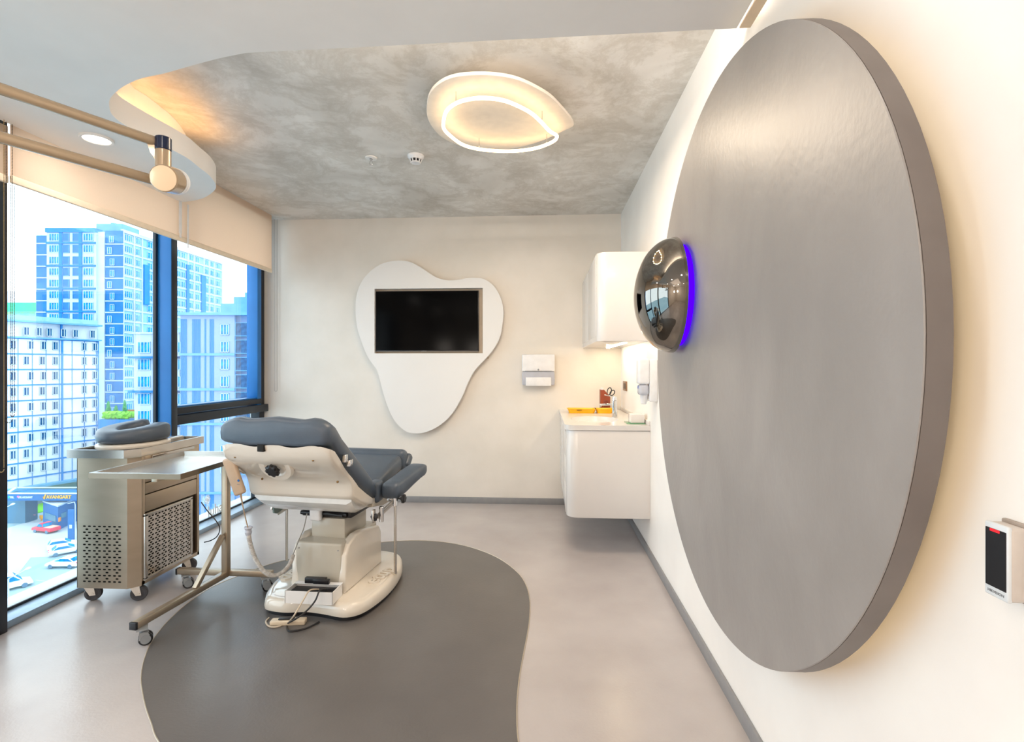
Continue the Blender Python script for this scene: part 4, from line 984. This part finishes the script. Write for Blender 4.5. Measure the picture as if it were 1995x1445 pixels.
cab = crom([on(u, v, 'Y', y) for u, v, y in [(468, 958, 2.60), (473, 985, 2.60), (478, 1008, 2.61), (484, 1032, 2.62)]], 6, closed=False)
MB().tube(cab, [.007-.004*min(1, i/6) for i in range(len(cab))], 8).build('cable', mat('handset_beige2', 'B29A80', rough=.4), hs, world=True)
hp = crom([on(u, v, 'Y', y) for u, v, y in [(484, 1032, 2.62), (486, 1052, 2.62), (494, 1080, 2.63), (505, 1101, 2.64), (520, 1117, 2.65), (537, 1120, 2.67), (553, 1112, 2.69), (565, 1097, 2.71), (571, 1080, 2.72)]], 22, closed=False)
MB().tube(hp, [.0105+.0022*(i % 2) for i in range(len(hp))], 10).build('spiral_hose', mat('clear_hose', 'D9D5CF', 'B9B3AC', rough=.2, scale=60, alpha=.85), hs, world=True)
MB().tube(crom([on(u, v, 'Y', y) for u, v, y in [(571, 1080, 2.72), (582, 1052, 2.74), (592, 1028, 2.80), (598, 1000, 2.85)]], 6, closed=False), .0028, 6).build('thin_lead', mat('lead_grey', '8B8983', rough=.4), hs, world=True)
hq = hp[0]; MB().lathe([(.012, -.03), (.018, -.012), (.014, 0), (.022, .012), (.019, .018)], Matrix.Translation(hq), 16).build('hose_end', M_clear, hs, world=True)

# ================================================================== THE CITY OUTSIDE
GZ = CAM_Z-29.0
def dep(u, d):            # ground point seen in column u at camera depth d
    a = u-CX; p = CAMP+(FWD*F_PX+RGT*a)*(d/F_PX); return Vector((p.x, p.y, 0))
X_white = mat('city_white_render', 'C6D6E4', 'BACCDC', rough=.8, scale=.4)
X_blue = mat('city_blue_cladding', '0484D6', '0278C8', rough=.7, scale=.5)
X_dark = mat('city_dark_blue', '0478B8', '026AAA', rough=.6, scale=.5)
X_grey = mat('city_blue_grey', '6AA6D2', '5F9CCA', rough=.7, scale=.5)
X_win = mat('city_window_cyan', '0AA2CE', '067AB8', rough=.45, spec=.15, scale=.8, lo=.45, hi=.55)
X_bal = mat('city_balcony_shade', '047AC4', '026AB4', rough=.5, scale=.6, lo=.45, hi=.55)
def bld(name, A, B, label, cat='building'):
    d = (B-A); return empty(name, (A.x, A.y, GZ), math.atan2(d.y, d.x), label, cat), d.length
def wmesh(w, h, bars, m, bal=False):
    """one window: frame bars of white over glass; returns prototype maker"""
    g = MB().box(-w/2, w/2, -.10, 0, 0, h)
    f = MB()
    for x in [-w/2]+[-w/2+w*(k+1)/bars for k in range(bars-1)]+[w/2-.12]: f.box(x, x+.12, -.18, -.08, 0, h)
    f.box(-w/2, w/2, -.18, -.08, h-.1, h).box(-w/2, w/2, -.18, -.08, 0, .12)
    return g, f
def win_series(root, w, h, bars, places, gm=X_win, fm=X_white, name='window'):
    """the first window is built, the rest are copies sharing its meshes"""
    g, f = wmesh(w, h, bars, gm); o = g.build(name, gm, root); c = f.build('casement', fm, o)
    for i, (x, z) in enumerate(places):
        if i == 0: o.location = (x, 0, z); continue
        k = o.copy(); COL.objects.link(k); k.location = (x, 0, z); q = c.copy(); COL.objects.link(q); q.parent = k
def zup(v, d): return 29+(HY-v)*d/F_PX

# tall tower, front block
dT = 133; A, B = dep(70, dT), dep(200, dT); tw, Lt = bld('apartment_tower', A, B, 'tall blue and white apartment tower, its frontal block left of the mullion')
k_ = dT/F_PX
def sx(u): return (u-70)*k_
H_ = zup(452, dT)
MB().box(sx(70), sx(91), .3, 14, 0, H_-.8).box(sx(91), sx(187), 0, 14, 0, H_).build('wall', X_white, tw)
MB().box(sx(187), sx(200), .5, 14, 0, H_+.2).box(sx(200), sx(234.8), 1.0, 1.3, 0, H_+.6).build('side_wall', X_white, tw)
mb = MB(); mb.box(sx(70)-.05, sx(90.5), .1, .3, 0, H_-.8)
mb.build('left_panel', X_dark, tw)
MB().box(sx(200.5), sx(234.5), .8, 1.0, 0, H_+.6).build('right_panel', X_dark, tw)
mb = MB()
for a, b in ((116, 122.3), (154.7, 160.5)): mb.box(sx(a), sx(b), -.25, 0, 0, H_)
mb.build('pier', X_blue, tw)
mb = MB()
for k in range(9):
    z = zup(471.5+k*44.6, dT); mb.box(sx(91), sx(187), -.35, 0, z-.45, z)
mb.box(sx(90), sx(187.5), -.4, 2, H_-.1, H_+1.0)
mb.build('floor_band', X_blue, tw)
mb = MB()
for k in range(17):
    z = zup(474+k*22.3, dT); mb.box(sx(70), sx(91), -.02, .1, z-.14, z+.14).box(sx(200), sx(236), .7, .8, z-.14, z+.14)
mb.build('white_line', X_white, tw)
MB().box(sx(169), sx(222), 3, 9, H_, H_+3.0).box(sx(186), sx(193), 5, 7, H_+3, H_+3.9).build('roof_room', X_grey, tw)
rows = [zup(469.5+k*22.35, dT) for k in range(8)]
win_series(tw, sx(116)-sx(96.5), 1.95, 4, [(sx(106), z) for z in rows]+[(sx(172.5), z) for z in rows])
win_series(tw, sx(135.5)-sx(122.6), 2.1, 1, [(sx(129.2), z-.1) for z in rows]+[(sx(148.5), z-.1) for z in rows], gm=X_bal, fm=X_grey, name='balcony')
for o in [x for x in bpy.data.objects if x.parent == tw and x.name.startswith('window')]: pass
g, f = wmesh(1.15, 1.75, 2, X_win)
o = g.build('window', X_win, tw); c = f.build('casement', X_white, o)
for i in range(16):
    z = zup(471+k_*0+i*22.35, dT)
    if i == 0: o.location = (sx(213), .8, z); continue
    k = o.copy(); COL.objects.link(k); k.location = (sx(213)+(-.5 if i % 3 == 1 else .2), .8, z); q = c.copy(); COL.objects.link(q); q.parent = k

# receding wing of the tower
A, B = dep(237, 134), dep(432, 176); tg, Lw = bld('apartment_tower', A, B, 'receding pale wing of the tall tower, seen through both panes')
rvec = (B-A).normalized(); nv = Vector((rvec.y, -rvec.x, 0))
def sw(u):
    p = onp(u, HY, A+Vector((0, 0, CAM_Z)), nv); return (Vector((p.x, p.y, 0))-A).dot(rvec)
Hw = 29+35.8
MB().prism([(0, 0), (Lw, 0), (Lw, 12), (15.5, 12), (15.5, .35), (0, .35)], 'Z', 0, Hw).build('wall', mat('city_pale_blue', '8FC0E2', '84B6DA', rough=.8, scale=.4), tg)
mb = MB()
for k in range(18): mb.box(0, Lw, -.22, 0, Hw-2.9-3.0*k, Hw-2.5-3.0*k)
for u in (237, 260, 275.5, 365, 377, 396, 407, 417, 431.3): mb.box(sw(u)-.15, sw(u)+.25, -.28, 0, 0, Hw)
mb.box(0, Lw, -.4, .2, Hw-.4, Hw+.4).build('white_grid', X_white, tg)
MB().box(sw(277.5), sw(287), -.7, 0, Hw-18.5, Hw-7.5).box(sw(391), sw(399), -.4, 0, Hw-19, Hw-6).box(sw(362), sw(367), -.4, 0, Hw-19, Hw-4).build('blue_panel', X_blue, tg)
zr = [Hw-2.4-3.0*k for k in range(17)]
win_series(tg, 2.6, 1.8, 4, [(sw(249), z) for z in zr])
win_series(tg, 1.5, 1.8, 2, [(sw(267.5), z) for z in zr[:16]])
win_series(tg, 1.8, 1.8, 2, [(sw(291.5), z) for z in zr[:12]]+[(sw(u), z) for u in (347, 356, 371.5, 384, 402, 412, 424) for z in zr[:7]])

# pale office block with blue grid, nearer
A, B = dep(-30, 1/(1/106-(1/106-1/116)/125*(-90))), dep(191, 116.5)
ob_, Lo = bld('office_block', A, B, 'white block with a blue grid of joints, nearest building at lower left')
rv2 = (B-A).normalized(); nv2 = Vector((rv2.y, -rv2.x, 0))
def so(u):
    p = onp(u, HY, A+Vector((0, 0, CAM_Z)), nv2); return (Vector((p.x, p.y, 0))-A).dot(rv2)
Ho = 29+9.2
MB().box(0, Lo, 0, 14, 4.2, Ho-3.1).box(0, Lo, .6, 14, Ho-3.1, Ho).build('wall', mat('city_panel_white', 'E2E6EA', 'D6DCE2', rough=.8, scale=.3), ob_)
MB().box(0, Lo-1, 1.6, 13, 0, 4.2).build('ground_storey', mat('city_grey_storey', '93A9B4', '7E96A4', rough=.8), ob_)
mb = MB()
for k in range(10): mb.box(0, Lo, -.12, 0, Ho-3.2-3.2*k-.28, Ho-3.2-3.2*k)
s = .4
while s < Lo: mb.box(s, s+.10, -.09, 0, 4.2, Ho-3.1); s += 2.25
mb.box(so(119), so(122.5), -.2, 0, 4.2, Ho-3.1).box(so(120.5)-.1, so(120.5)+.1, -.1, .6, 4.2, Ho).box(so(190), so(192), -.12, .6, 4.2, Ho-3.1)
mb.build('joint_grid', mat('city_joint_blue', '2C86C8', '2279BC', rough=.7), ob_)
MB().box(-.4, Lo+.5, -.9, 14, Ho, Ho+.35).box(-.4, Lo+.5, -.6, .7, Ho-3.3, Ho-3.0).box(-.4, Lo+.3, -1.6, .3, 3.9, 4.4).build('cornice', X_grey, ob_)
MB().box(0, Lo, .2, .3, Ho+.35, Ho+1.4).build('roof_rail', mat('city_rail_glass', '9FD2E4', rough=.2, alpha=.6), ob_)
pl_ = [(so(u), Ho-2.7) for u in (51, 76, 96, 124, 147, 180)]
for k in range(1, 10):
    z = Ho-2.5-3.2*k+.15
    for i, u in enumerate((25, 60 if k % 2 else 51, 85 if k % 2 else 82, 107.6, 164, 185)): pl_.append((so(u), z))
win_series(ob_, .95, 1.75, 2, pl_, gm=mat('city_window_deep', '065E90', '034874', rough=.45, spec=.15, scale=.9, lo=.45, hi=.55))

# small pale building right behind the mullion
dD = 95; A, B = dep(262, dD), dep(350, dD); hd, Ld = bld('residential_block', A, B, 'low pale block with blue balconies just left of the dark mullion')
kD = dD/F_PX; Hd = zup(650, dD)
MB().box(0, Ld, 0, 11, 0, Hd).build('wall', mat('city_warm_white', 'BCC6D4', 'B2BCCC', rough=.8), hd)
mb = MB()
for v in (695, 761.5, 828, 895): mb.box(-.6, Ld, -.9, 0, zup(v, dD)-.3, zup(v, dD)+.1)
mb.build('balcony_slab', X_dark, hd)
MB().box(-.2, Ld, -.3, 11, Hd, Hd+.3).build('cornice', X_white, hd)
win_series(hd, 2.4, 2.1, 4, [((281-262)*kD, zup(687.5+33.4*k, dD)) for k in range(7)]+[((340-262)*kD, zup(687.5+33.4*k, dD)) for k in range(5)])

# grooved block filling the second pane
dC = 93; A, B = dep(351.5, dC), dep(540, dC); gc, Lc = bld('residential_block', A, B, 'blue-grey block with vertical grooved panels behind the second pane')
kC = dC/F_PX; Hc = zup(613, dC)
def sc_(u): return (u-351.5)*kC
MB().box(0, sc_(457), 0, 12, 0, Hc).box(sc_(457), Lc, .8, 12, 0, Hc).build('wall', mat('city_mauve_grey', '98AACC', '8EA0C4', rough=.8), gc)
mb = MB()
for a, b in ((352.5, 364), (375, 391), (399, 402), (409, 417), (458, 459)):
    x = sc_(a)
    while x < sc_(b)-.1: mb.box(x, x+.13, -.12, 0, 0, Hc-.8); x += .24
    mb.box(sc_(a), sc_(b), -.04, 0, 0, Hc-.8)
mb.build('grooved_panel', mat('city_groove_blue', '3C8CCB', '307FC0', rough=.7), gc)
mb = MB()
for v in (690.5, 758.5, 826, 894, 960): mb.box(-.1, sc_(457)+.1, -.25, 0, zup(v, dC)-.2, zup(v, dC)+.25)
mb.box(-.5, Lc, -.8, 12, Hc-.1, Hc+.35).build('band', X_grey, gc)
MB().box(sc_(418), Lc, 2, 10, Hc+.35, Hc+2.3).box(sc_(432), sc_(470), 4, 10, Hc+2.3, Hc+3.8).box(sc_(457), sc_(471), 3.6, 10, Hc+2.3, Hc+4.6).build('roof_room', X_grey, gc)
win_series(gc, 1.6, 2.0, 3, [(sc_(438.5), zup(652.5+33.7*k, dC)) for k in range(9)])
win_series(gc, 2.9, 2.5, 1, [(sc_(474), zup(655+33.7*k, dC)) for k in range(9)], gm=mat('city_balcony_dark', '173A63', '2B5E8C', rough=.4, scale=1.5, lo=.4, hi=.6), fm=X_grey, name='balcony')

# podium with planted terrace between the blocks
A, B = dep(193, 104), dep(264, 104); pt, Lp = bld('terrace_podium', A, B, 'low podium with planted roof terrace between the city blocks')
Hp = zup(817, 104)
MB().box(0, Lp, 0, 18, 0, Hp).build('wall', X_dark, pt)
MB().box(2, Lp-1, 5, 5.3, Hp+.6, Hp+1.6).build('orange_screen', mat('terrace_orange', 'C98A4A', rough=.7), pt)
hg = MB()
for i in range(260):
    x, y = random.uniform(.3, Lp-.3), random.uniform(.4, 1.6); z = random.uniform(0, 1.0)
    c = dep(193, 104)+(B-A).normalized()*x+Vector((0, y, 0)); r_ = random.uniform(.18, .34)
    hg.obox(Vector((c.x, c.y, GZ+Hp+.36+z)), Vector((1, 0, 0)), Vector((0, .8, .6)), Vector((0, -.6, .8)), r_, r_, r_*.6)
tag(hg.build('hedge', mat('hedge_leaf', '8FD23A', '5FAE28', rough=.8, scale=1)), 'bright green clipped hedge along the planted roof terrace', 'hedge')
for i, (u, hh, nm) in enumerate(((211, 2.9, 'left'), (226, 2.0, 'middle'), (243, 3.1, 'right'))):
    c = dep(u, 106.8); tr = empty('cypress_tree', (c.x, c.y, GZ+Hp)); tag(tr, '%s of three slim conical cypresses on the roof terrace' % {'left': 'tall leftmost', 'middle': 'short middle', 'right': 'tallest rightmost'}[nm], 'tree', 'cypresses on the roof terrace')
    MB().cyl((0, 0, .001), (0, 0, .6), .08, n=8).build('trunk', M_brown, tr)
    mb = MB()
    for k in range(150):
        t_ = random.random(); a = random.uniform(0, 2*pi); rr = .55*(1-t_)**.7*random.uniform(.5, 1)
        mb.obox(Vector((rr*cos(a), rr*sin(a), .5+t_*hh)), Vector((cos(a), sin(a), 0)), Vector((-sin(a), cos(a), 0)), Vector((0, 0, 1)), .10, .10, .18)
    mb.build('foliage', mat('cypress_leaf', '3FA35A', '2C8A4A', rough=.8, scale=1), tr)
# distant things at the far left
c = dep(0, 230); 
o = MB().obox(dep(40, 235)+Vector((0, 0, CAM_Z+14)), RGT, FWD, Vector((0, 0, 1)), 11, 6, 20).build('distant_building', mat('far_pale', 'D4CCD0', 'CAC8D0', rough=.9, scale=.25)); tag(o, 'pale distant building far behind at the left sky edge', 'building')
o = MB().obox(dep(42, 200)+Vector((0, 0, CAM_Z+23.38)), RGT, FWD, Vector((0, 0, 1)), 6.5, .2, 1.8).build('billboard', mat('board_green', '2FC08A', rough=.7)); tag(o, 'green billboard above the white block at far left', 'billboard')
o = MB().obox(dep(38, 204)+Vector((0, 0, CAM_Z-3)), RGT, FWD, Vector((0, 0, 1)), 9, 3, 24.6).build('hillside', mat('hill_green', 'A8D890', '7FC0B8', rough=.9, scale=.4)); tag(o, 'planted green hillside beneath the green billboard', 'hillside')

# ground, street and things on it
struct(MB().box(-400, 200, -120, 420, GZ-.5, GZ).build('ground', mat('city_asphalt', '9AB6C0', '8CAAB6', rough=.9, scale=.03)))
def G(u, v, z=0): return on(u, v, 'Z', GZ+z)
lp2 = [G(*q) for q in ((10, 1150), (10, 1030), (49, 1018), (100, 1000), (180, 1020), (180, 1075), (150, 1082), (60, 1086))]
o = MB().prism([(p.x, p.y) for p in lp2], 'Z', GZ, GZ+.03).build('trim_4', mat('city_paving', 'C2CDD4', 'B2C0C8', rough=.9, scale=.08, detail=8)); struct(o)
gp = [G(*q) for q in ((49, 1004), (49, 990), (100, 976), (150, 968), (190, 968), (150, 985))]
tag(MB().prism([(p.x, p.y) for p in gp], 'Z', GZ+.001, GZ+.15).build('lawn', mat('lawn_green', '7BD620', '62C02A', rough=.9, scale=.3)), 'strip of bright green lawn behind the dark gateway', 'lawn')
gp = [G(*q, .16) for q in ((99, 986), (99, 977), (150, 972), (150, 984))]
tag(MB().prism([(p.x, p.y) for p in gp], 'Z', GZ+.16, GZ+.3).build('flower_bed', mat('bed_yellow', 'E6DC5A', rough=.9)), 'yellow flower bed behind the kiosk roof', 'flower bed')
for (a, b) in (((25, 1130), (40, 1130)), ((69, 1130), (87, 1132))):
    p, q = G(*a), G(*b); q.y = p.y+(q.y-p.y)
    tag(MB().bar(p+Vector((0, 0, .02)), q+Vector((0, 0, .02)), .15, .02).build('road_marking', X_white), 'white dash painted on the street %s' % ('beside the striped van' if a[0] < 50 else 'below the white sedan'), 'road marking')
# gateway
gw = empty('gateway', (G(34, 1022).x, G(34, 1022).y, GZ)); tag(gw, 'dark blue gateway with white-edged canopy and gold lettering over the driveway', 'gateway')
pA, pB = dep(10, 92), dep(175, 92)
X_nav = mat('gate_navy', '0E68AC', '0A5CA0', rough=.5)
zg0, zg1 = CAM_Z-(975-HY)*92/F_PX, CAM_Z-(962-HY)*92/F_PX
def fb(u0, u1, d0, d1, z0, z1, mb):
    a, b = dep(u0, d0), dep(u1, d0); c = (a+b)/2+FWD*(d1-d0)/2
    return mb.obox(Vector((c.x, c.y, (z0+z1)/2)), RGT, FWD, Vector((0, 0, 1)), (b-a).length/2, (d1-d0)/2, (z1-z0)/2)
fb(5, 175, 92, 92.4, zg0, zg1, MB()).build('beam', X_nav, gw, world=True)
mb = MB(); fb(5, 175, 91.9, 92.5, zg1, zg1+.12, mb); fb(30, 175, 96.4, 96.9, zg1, zg1+.12, mb)
mb.bar(dep(12, 92)+Vector((0, 0, zg1+.06)), dep(31, 96.6)+Vector((0, 0, zg1+.06)), .5, .12); mb.build('canopy_edge', X_white, gw, world=True)
fb(14, 175, 92.5, 96.4, zg1-.5, zg1-.2, MB()).build('canopy_deck', X_dark, gw, world=True)
mb = MB(); fb(5, 49, 94.5, 97, GZ+.001, zg0+.3, mb); mb.build('pillar', mat('gate_slate', '4F7C9C', '47738F', rough=.7), gw, world=True)
fwd = -FWD
pt_ = dep(114.5, 91.95)+Vector((0, 0, (zg0+zg1)/2+.05))
text_mesh('AVANGART', .84, .03, pt_, RGT, (0, 0, 1), -FWD, 'gold_lettering', mat('gold_letter', 'E8B040', rough=.5), gw, bold=.03)
MB().tube([dep(84.5, 91.9)+Vector((0, 0, (zg0+zg1)/2+.15)), dep(86, 91.9)+Vector((0, 0, zg0+.35)), dep(89, 91.9)+Vector((0, 0, zg1-.1))], .14, 6).build('gold_emblem', MATS['gold_letter'], gw, world=True)
text_mesh('TBL', .5, .03, dep(23, 91.95)+Vector((0, 0, (zg0+zg1)/2)), RGT, (0, 0, 1), -FWD, 'white_lettering', X_white, gw, bold=.02)
text_mesh('DILAKBANT', .48, .03, dep(49.5, 91.95)+Vector((0, 0, (zg0+zg1)/2)), RGT, (0, 0, 1), -FWD, 'white_lettering', X_white, gw, bold=.02)
mb = MB(); fb(15.5, 18, 91.9, 91.98, (zg0+zg1)/2-.15, (zg0+zg1)/2+.25, mb); mb.build('cyan_mark', mat('cyan_mark', '20C8D8', rough=.5), gw, world=True)
mb = MB(); fb(33, 37, 91.9, 91.98, (zg0+zg1)/2, (zg0+zg1)/2+.28, mb); mb.build('pink_mark', mat('pink_mark', 'E070B0', rough=.5), gw, world=True)
# kiosk
ko = empty('kiosk', (G(113, 1033).x, G(113, 1033).y, GZ)); tag(ko, 'dark blue guard kiosk with white roof behind the red pickup', 'kiosk')
k1, k2, k3 = G(84, 1022), G(113, 1033), G(152, 1014); k4 = k1+(k3-k2)
poly = [(p.x, p.y) for p in (k2, k3, k4, k1)]; kh = (zup(987, 90.4)-0)
MB().prism(poly, 'Z', GZ+.001, GZ+kh).build('body', X_nav, ko, world=True)
cm = Vector((sum(p[0] for p in poly)/4, sum(p[1] for p in poly)/4))
MB().prism([(cm.x+(x-cm.x)*1.03, cm.y+(y-cm.y)*1.03) for x, y in poly], 'Z', GZ+kh+.001, GZ+kh+.25).build('roof', X_white, ko, world=True)
dk1 = (k2-k1).normalized(); nk1 = Vector((dk1.y, -dk1.x, 0)); dk2 = (k3-k2).normalized(); nk2 = Vector((dk2.y, -dk2.x, 0))
X_kw = mat('kiosk_glass', '5C8CA6', '4C7C98', rough=.2, scale=1)
MB().obox(k1.lerp(k2, .52)+nk1*.06+Vector((0, 0, 1.9)), dk1, nk1, Vector((0, 0, 1)), (k2-k1).length*.36, .04, .55).build('window', X_kw, ko, world=True)
MB().obox(k2.lerp(k3, .25)+nk2*.06+Vector((0, 0, 2.3)), dk2, nk2, Vector((0, 0, 1)), (k3-k2).length*.12, .04, .45).build('window', X_kw, ko, world=True)
MB().obox(k2.lerp(k3, .02)+nk2*.2+Vector((0, 0, 1.9)), dk2, nk2, Vector((0, 0, 1)), .25, .08, .35).build('orange_sign', mat('sign_orange', 'F08A3C', rough=.5), ko, world=True)
# barrier
br = empty('barrier', (G(52, 1014).x, G(52, 1014).y, GZ)); tag(br, 'orange barrier post with red and white boom by the slate pillar', 'barrier')
c = G(52, 1014); MB().obox(c+Vector((0, 0, .62)), RGT, FWD, Vector((0, 0, 1)), .25, .2, .6, .04).build('post', mat('barrier_orange', 'F2A020', rough=.5), br, world=True)
MB().bar(c+Vector((.2, 0, 1.1)), c+RGT*1.7+Vector((0, 0, 1.1)), .1).build('boom', mat('barrier_pink', 'E9A0B8', rough=.5), br, world=True)
c = G(81, 1014); o = MB().cyl(c+Vector((0, 0, .001)), c+Vector((0, 0, .9)), .12, n=10).obox(c+Vector((0, 0, .7)), RGT, FWD, Vector((0, 0, 1)), .38, .1, .35, .1).build('traffic_sign', mat('sign_amber', 'F4A418', rough=.5)); tag(o, 'orange round sign standing left of the kiosk', 'sign')
c = G(72, 996, .2); o = MB().cyl(c, c+Vector((0, 0, 1.2)), .09, n=8).lathe([(0, -.2), (.16, -.1), (.2, 0), (.16, .12), (0, .2)], Matrix.Translation(c+Vector((0, 0, 1.3))), 12).build('hydrant', mat('hydrant_red', 'E05A6A', rough=.5)); tag(o, 'red hydrant post standing on the lawn', 'hydrant')

def car(pos, ang, L, Wd, Hh, m, label, kind='sedan', lights='E04050', cat='car'):
    r = empty('car' if kind != 'pickup' else 'pickup_truck', (pos.x, pos.y, GZ+.035), ang); tag(r, label, cat)
    h = L/2
    if kind == 'sedan': body = [(-h, .35), (-h, .75), (-h+.25, .92), (h-1.2, .95), (h-.2, .75), (h, .55), (h, .3), (-h, .3)]; cabn = [(-h+.35, .9), (-h+1.05, Hh), (h-2.1, Hh), (h-1.15, .92)]
    elif kind == 'hatch': body = [(-h, .35), (-h-.0, .95), (-h+.1, 1.0), (h-.9, .95), (h-.1, .75), (h, .5), (h, .3), (-h, .3)]; cabn = [(-h+.05, .95), (-h+.45, Hh), (h-1.9, Hh), (h-.95, .92)]
    else: body = [(-h, .45), (-h, 1.0), (-.3, 1.0), (-.3, .95), (h-.9, 1.0), (h-.1, .85), (h, .6), (h, .35), (-h, .35)]; cabn = [(-.35, .95), (-.15, Hh), (h-1.7, Hh), (h-1.05, .95)]
    MB().prism(body, 'Y', -Wd/2, Wd/2, .12, 3).build('body', m, r)
    MB().prism(cabn, 'Y', -Wd/2+.12, Wd/2-.12, .1, 2).build('cabin', m, r)
    c0 = Vector((sum(p[0] for p in cabn)/4, sum(p[1] for p in cabn)/4))
    gl = [(c0.x+(x-c0.x)*.86, c0.y+.02+(y-c0.y)*.72) for x, y in cabn]
    for s in (-1, 1): MB().prism(gl, 'Y', s*(Wd/2-.115), s*(Wd/2-.10)).build('side_window', X_win, r)
    (ra, rb) = cabn[0], cabn[1]; d = Vector((rb[0]-ra[0], 0, rb[1]-ra[1])); n_ = Vector((-d.z, 0, d.x)).normalized(); mid = Vector(((ra[0]+rb[0])/2, 0, (ra[1]+rb[1])/2))
    MB().obox(mid+n_*.02, d.normalized(), Vector((0, 1, 0)), n_, d.length*.38, Wd*.38, .02).build('rear_window', X_win, r)
    (ra, rb) = cabn[3], cabn[2]; d = Vector((rb[0]-ra[0], 0, rb[1]-ra[1])); n_ = Vector((d.z, 0, -d.x)).normalized()*(1 if d.z < 0 else 1); mid = Vector(((ra[0]+rb[0])/2, 0, (ra[1]+rb[1])/2))
    MB().obox(mid+Vector((.02, 0, .02)), d.normalized(), Vector((0, 1, 0)), d.normalized().cross(Vector((0, 1, 0))), d.length*.38, Wd*.38, .02).build('windscreen', X_win, r)
    for x in (-h+.85, h-.85):
        for s in (-1, 1): MB().cyl((x, s*(Wd/2-.2), .32), (x, s*(Wd/2+.01), .32), .32, n=20, bev=.03).build('wheel', mat('car_wheel', '5A7C98', rough=.6), r)
    for s in (-1, 1): MB().box(-h-.01, -h+.1, s*(Wd/2-.35)-.18, s*(Wd/2-.35)+.18, .72, .86).build('tail_light', mat('tail_red', 'E0507A', rough=.4), r)
    if kind == 'pickup': MB().box(-h+.12, -.45, -Wd/2+.15, Wd/2-.15, 1.0, 1.012).build('load_bed', mat('bed_light', 'F2C9B0', rough=.5), r)
    return r
Xc = mat('car_white', 'F4F8FC', 'EEF4FA', rough=.25)
aR = math.atan2(RGT.y, RGT.x)
car(G(127, 1103.5), aR+pi, 4.5, 1.8, 1.42, Xc, 'white sedan seen from the side, nearest of the parked cars', 'sedan')
car(G(130, 1078), aR+.75, 4.3, 1.8, 1.42, mat('car_silver', 'DCE8F2', rough=.25), 'silver car with red tail lights in the middle of the parked row', 'sedan')
car(G(124, 1068), aR+.7, 3.9, 1.7, 1.5, Xc, 'white hatchback at the back of the parked cars', 'hatch')
car(G(90, 1036), aR-.25+pi, 4.4, 1.8, 1.65, mat('car_red', 'E8405A', 'DE3850', rough=.3), 'bright red pickup truck in front of the dark kiosk', 'pickup')
vn = car(G(16, 1148), aR+.9, 4.6, 1.9, 1.95, mat('van_cream', 'F0EFE6', rough=.3), 'white service van with yellow stripes, cut by the dark mullion', 'hatch')
mb = MB()
for k in range(3): mb.bar((-2.33, -.6+k*.5, .7), (-2.33, -.3+k*.5, 1.15), .04, .14)
mb.build('yellow_stripe', mat('stripe_yellow', 'F2D43A', rough=.5), vn)
def lampost(hu, hv, hd, fu, fv, fd, label):
    h_ = CAMP+ray(hu, hv)*(hd/F_PX); f_ = CAMP+ray(fu, fv)*(fd/F_PX)
    base = Vector((f_.x-1.0, f_.y, GZ)); r = empty('street_lamp', base); tag(r, label, 'street lamp')
    top = f_+(f_-h_)*.5; base.x, base.y = top.x, top.y; r.location = base
    MB().cyl((top.x, top.y, GZ+.036), top, .10, .07, n=10).build('pole', X_white, r, world=True)
    MB().tube([top, f_, h_+(f_-h_)*.25], .05, 8).build('arm', X_white, r, world=True)
    d = (h_-f_).normalized(); u_ = Vector((0, 0, 1)); x = d.cross(u_).normalized()
    mb = MB(); mb.loft([[c+x*(w*cos(2*pi*i/14))+u_*(hh*sin(2*pi*i/14)) for i in range(14)] for c, w, hh in ((h_+(f_-h_)*.35, .06, .05), (h_+(f_-h_)*.2, .22, .10), (h_, .26, .11), (h_-(f_-h_)*.12, .10, .04))])
    mb.build('lamp_head', X_white, r, world=True)
lampost(57, 1106, 48, 30, 1120, 47, 'near white street lamp with its arm over the street at lower left')
lampost(26, 981, 70, 12, 988, 69, 'farther white street lamp head before the slate pillar')
c = G(139, 1052); r = empty('sign_post', (c.x, c.y, GZ+.001)); tag(r, 'dark blue totem sign beside the kiosk above the white cars', 'sign')
MB().obox(c+Vector((0, 0, 2.6)), RGT, FWD, Vector((0, 0, 1)), .5, .12, 2.55).build('panel', X_nav, r, world=True)
MB().obox(c+Vector((0, 0, 2.3))-FWD*.13, RGT, FWD, Vector((0, 0, 1)), .22, .02, .3).build('white_sign', X_white, r, world=True)
MB().tube([c+RGT*.65+Vector((0, 0, .04)), c+RGT*.65+Vector((0, 0, 6)), c+RGT*.5+Vector((0, 0, 6.4)), c-RGT*.6+Vector((0, 0, 6.1))], .06, 8).build('lamp_pole', X_white, r, world=True)
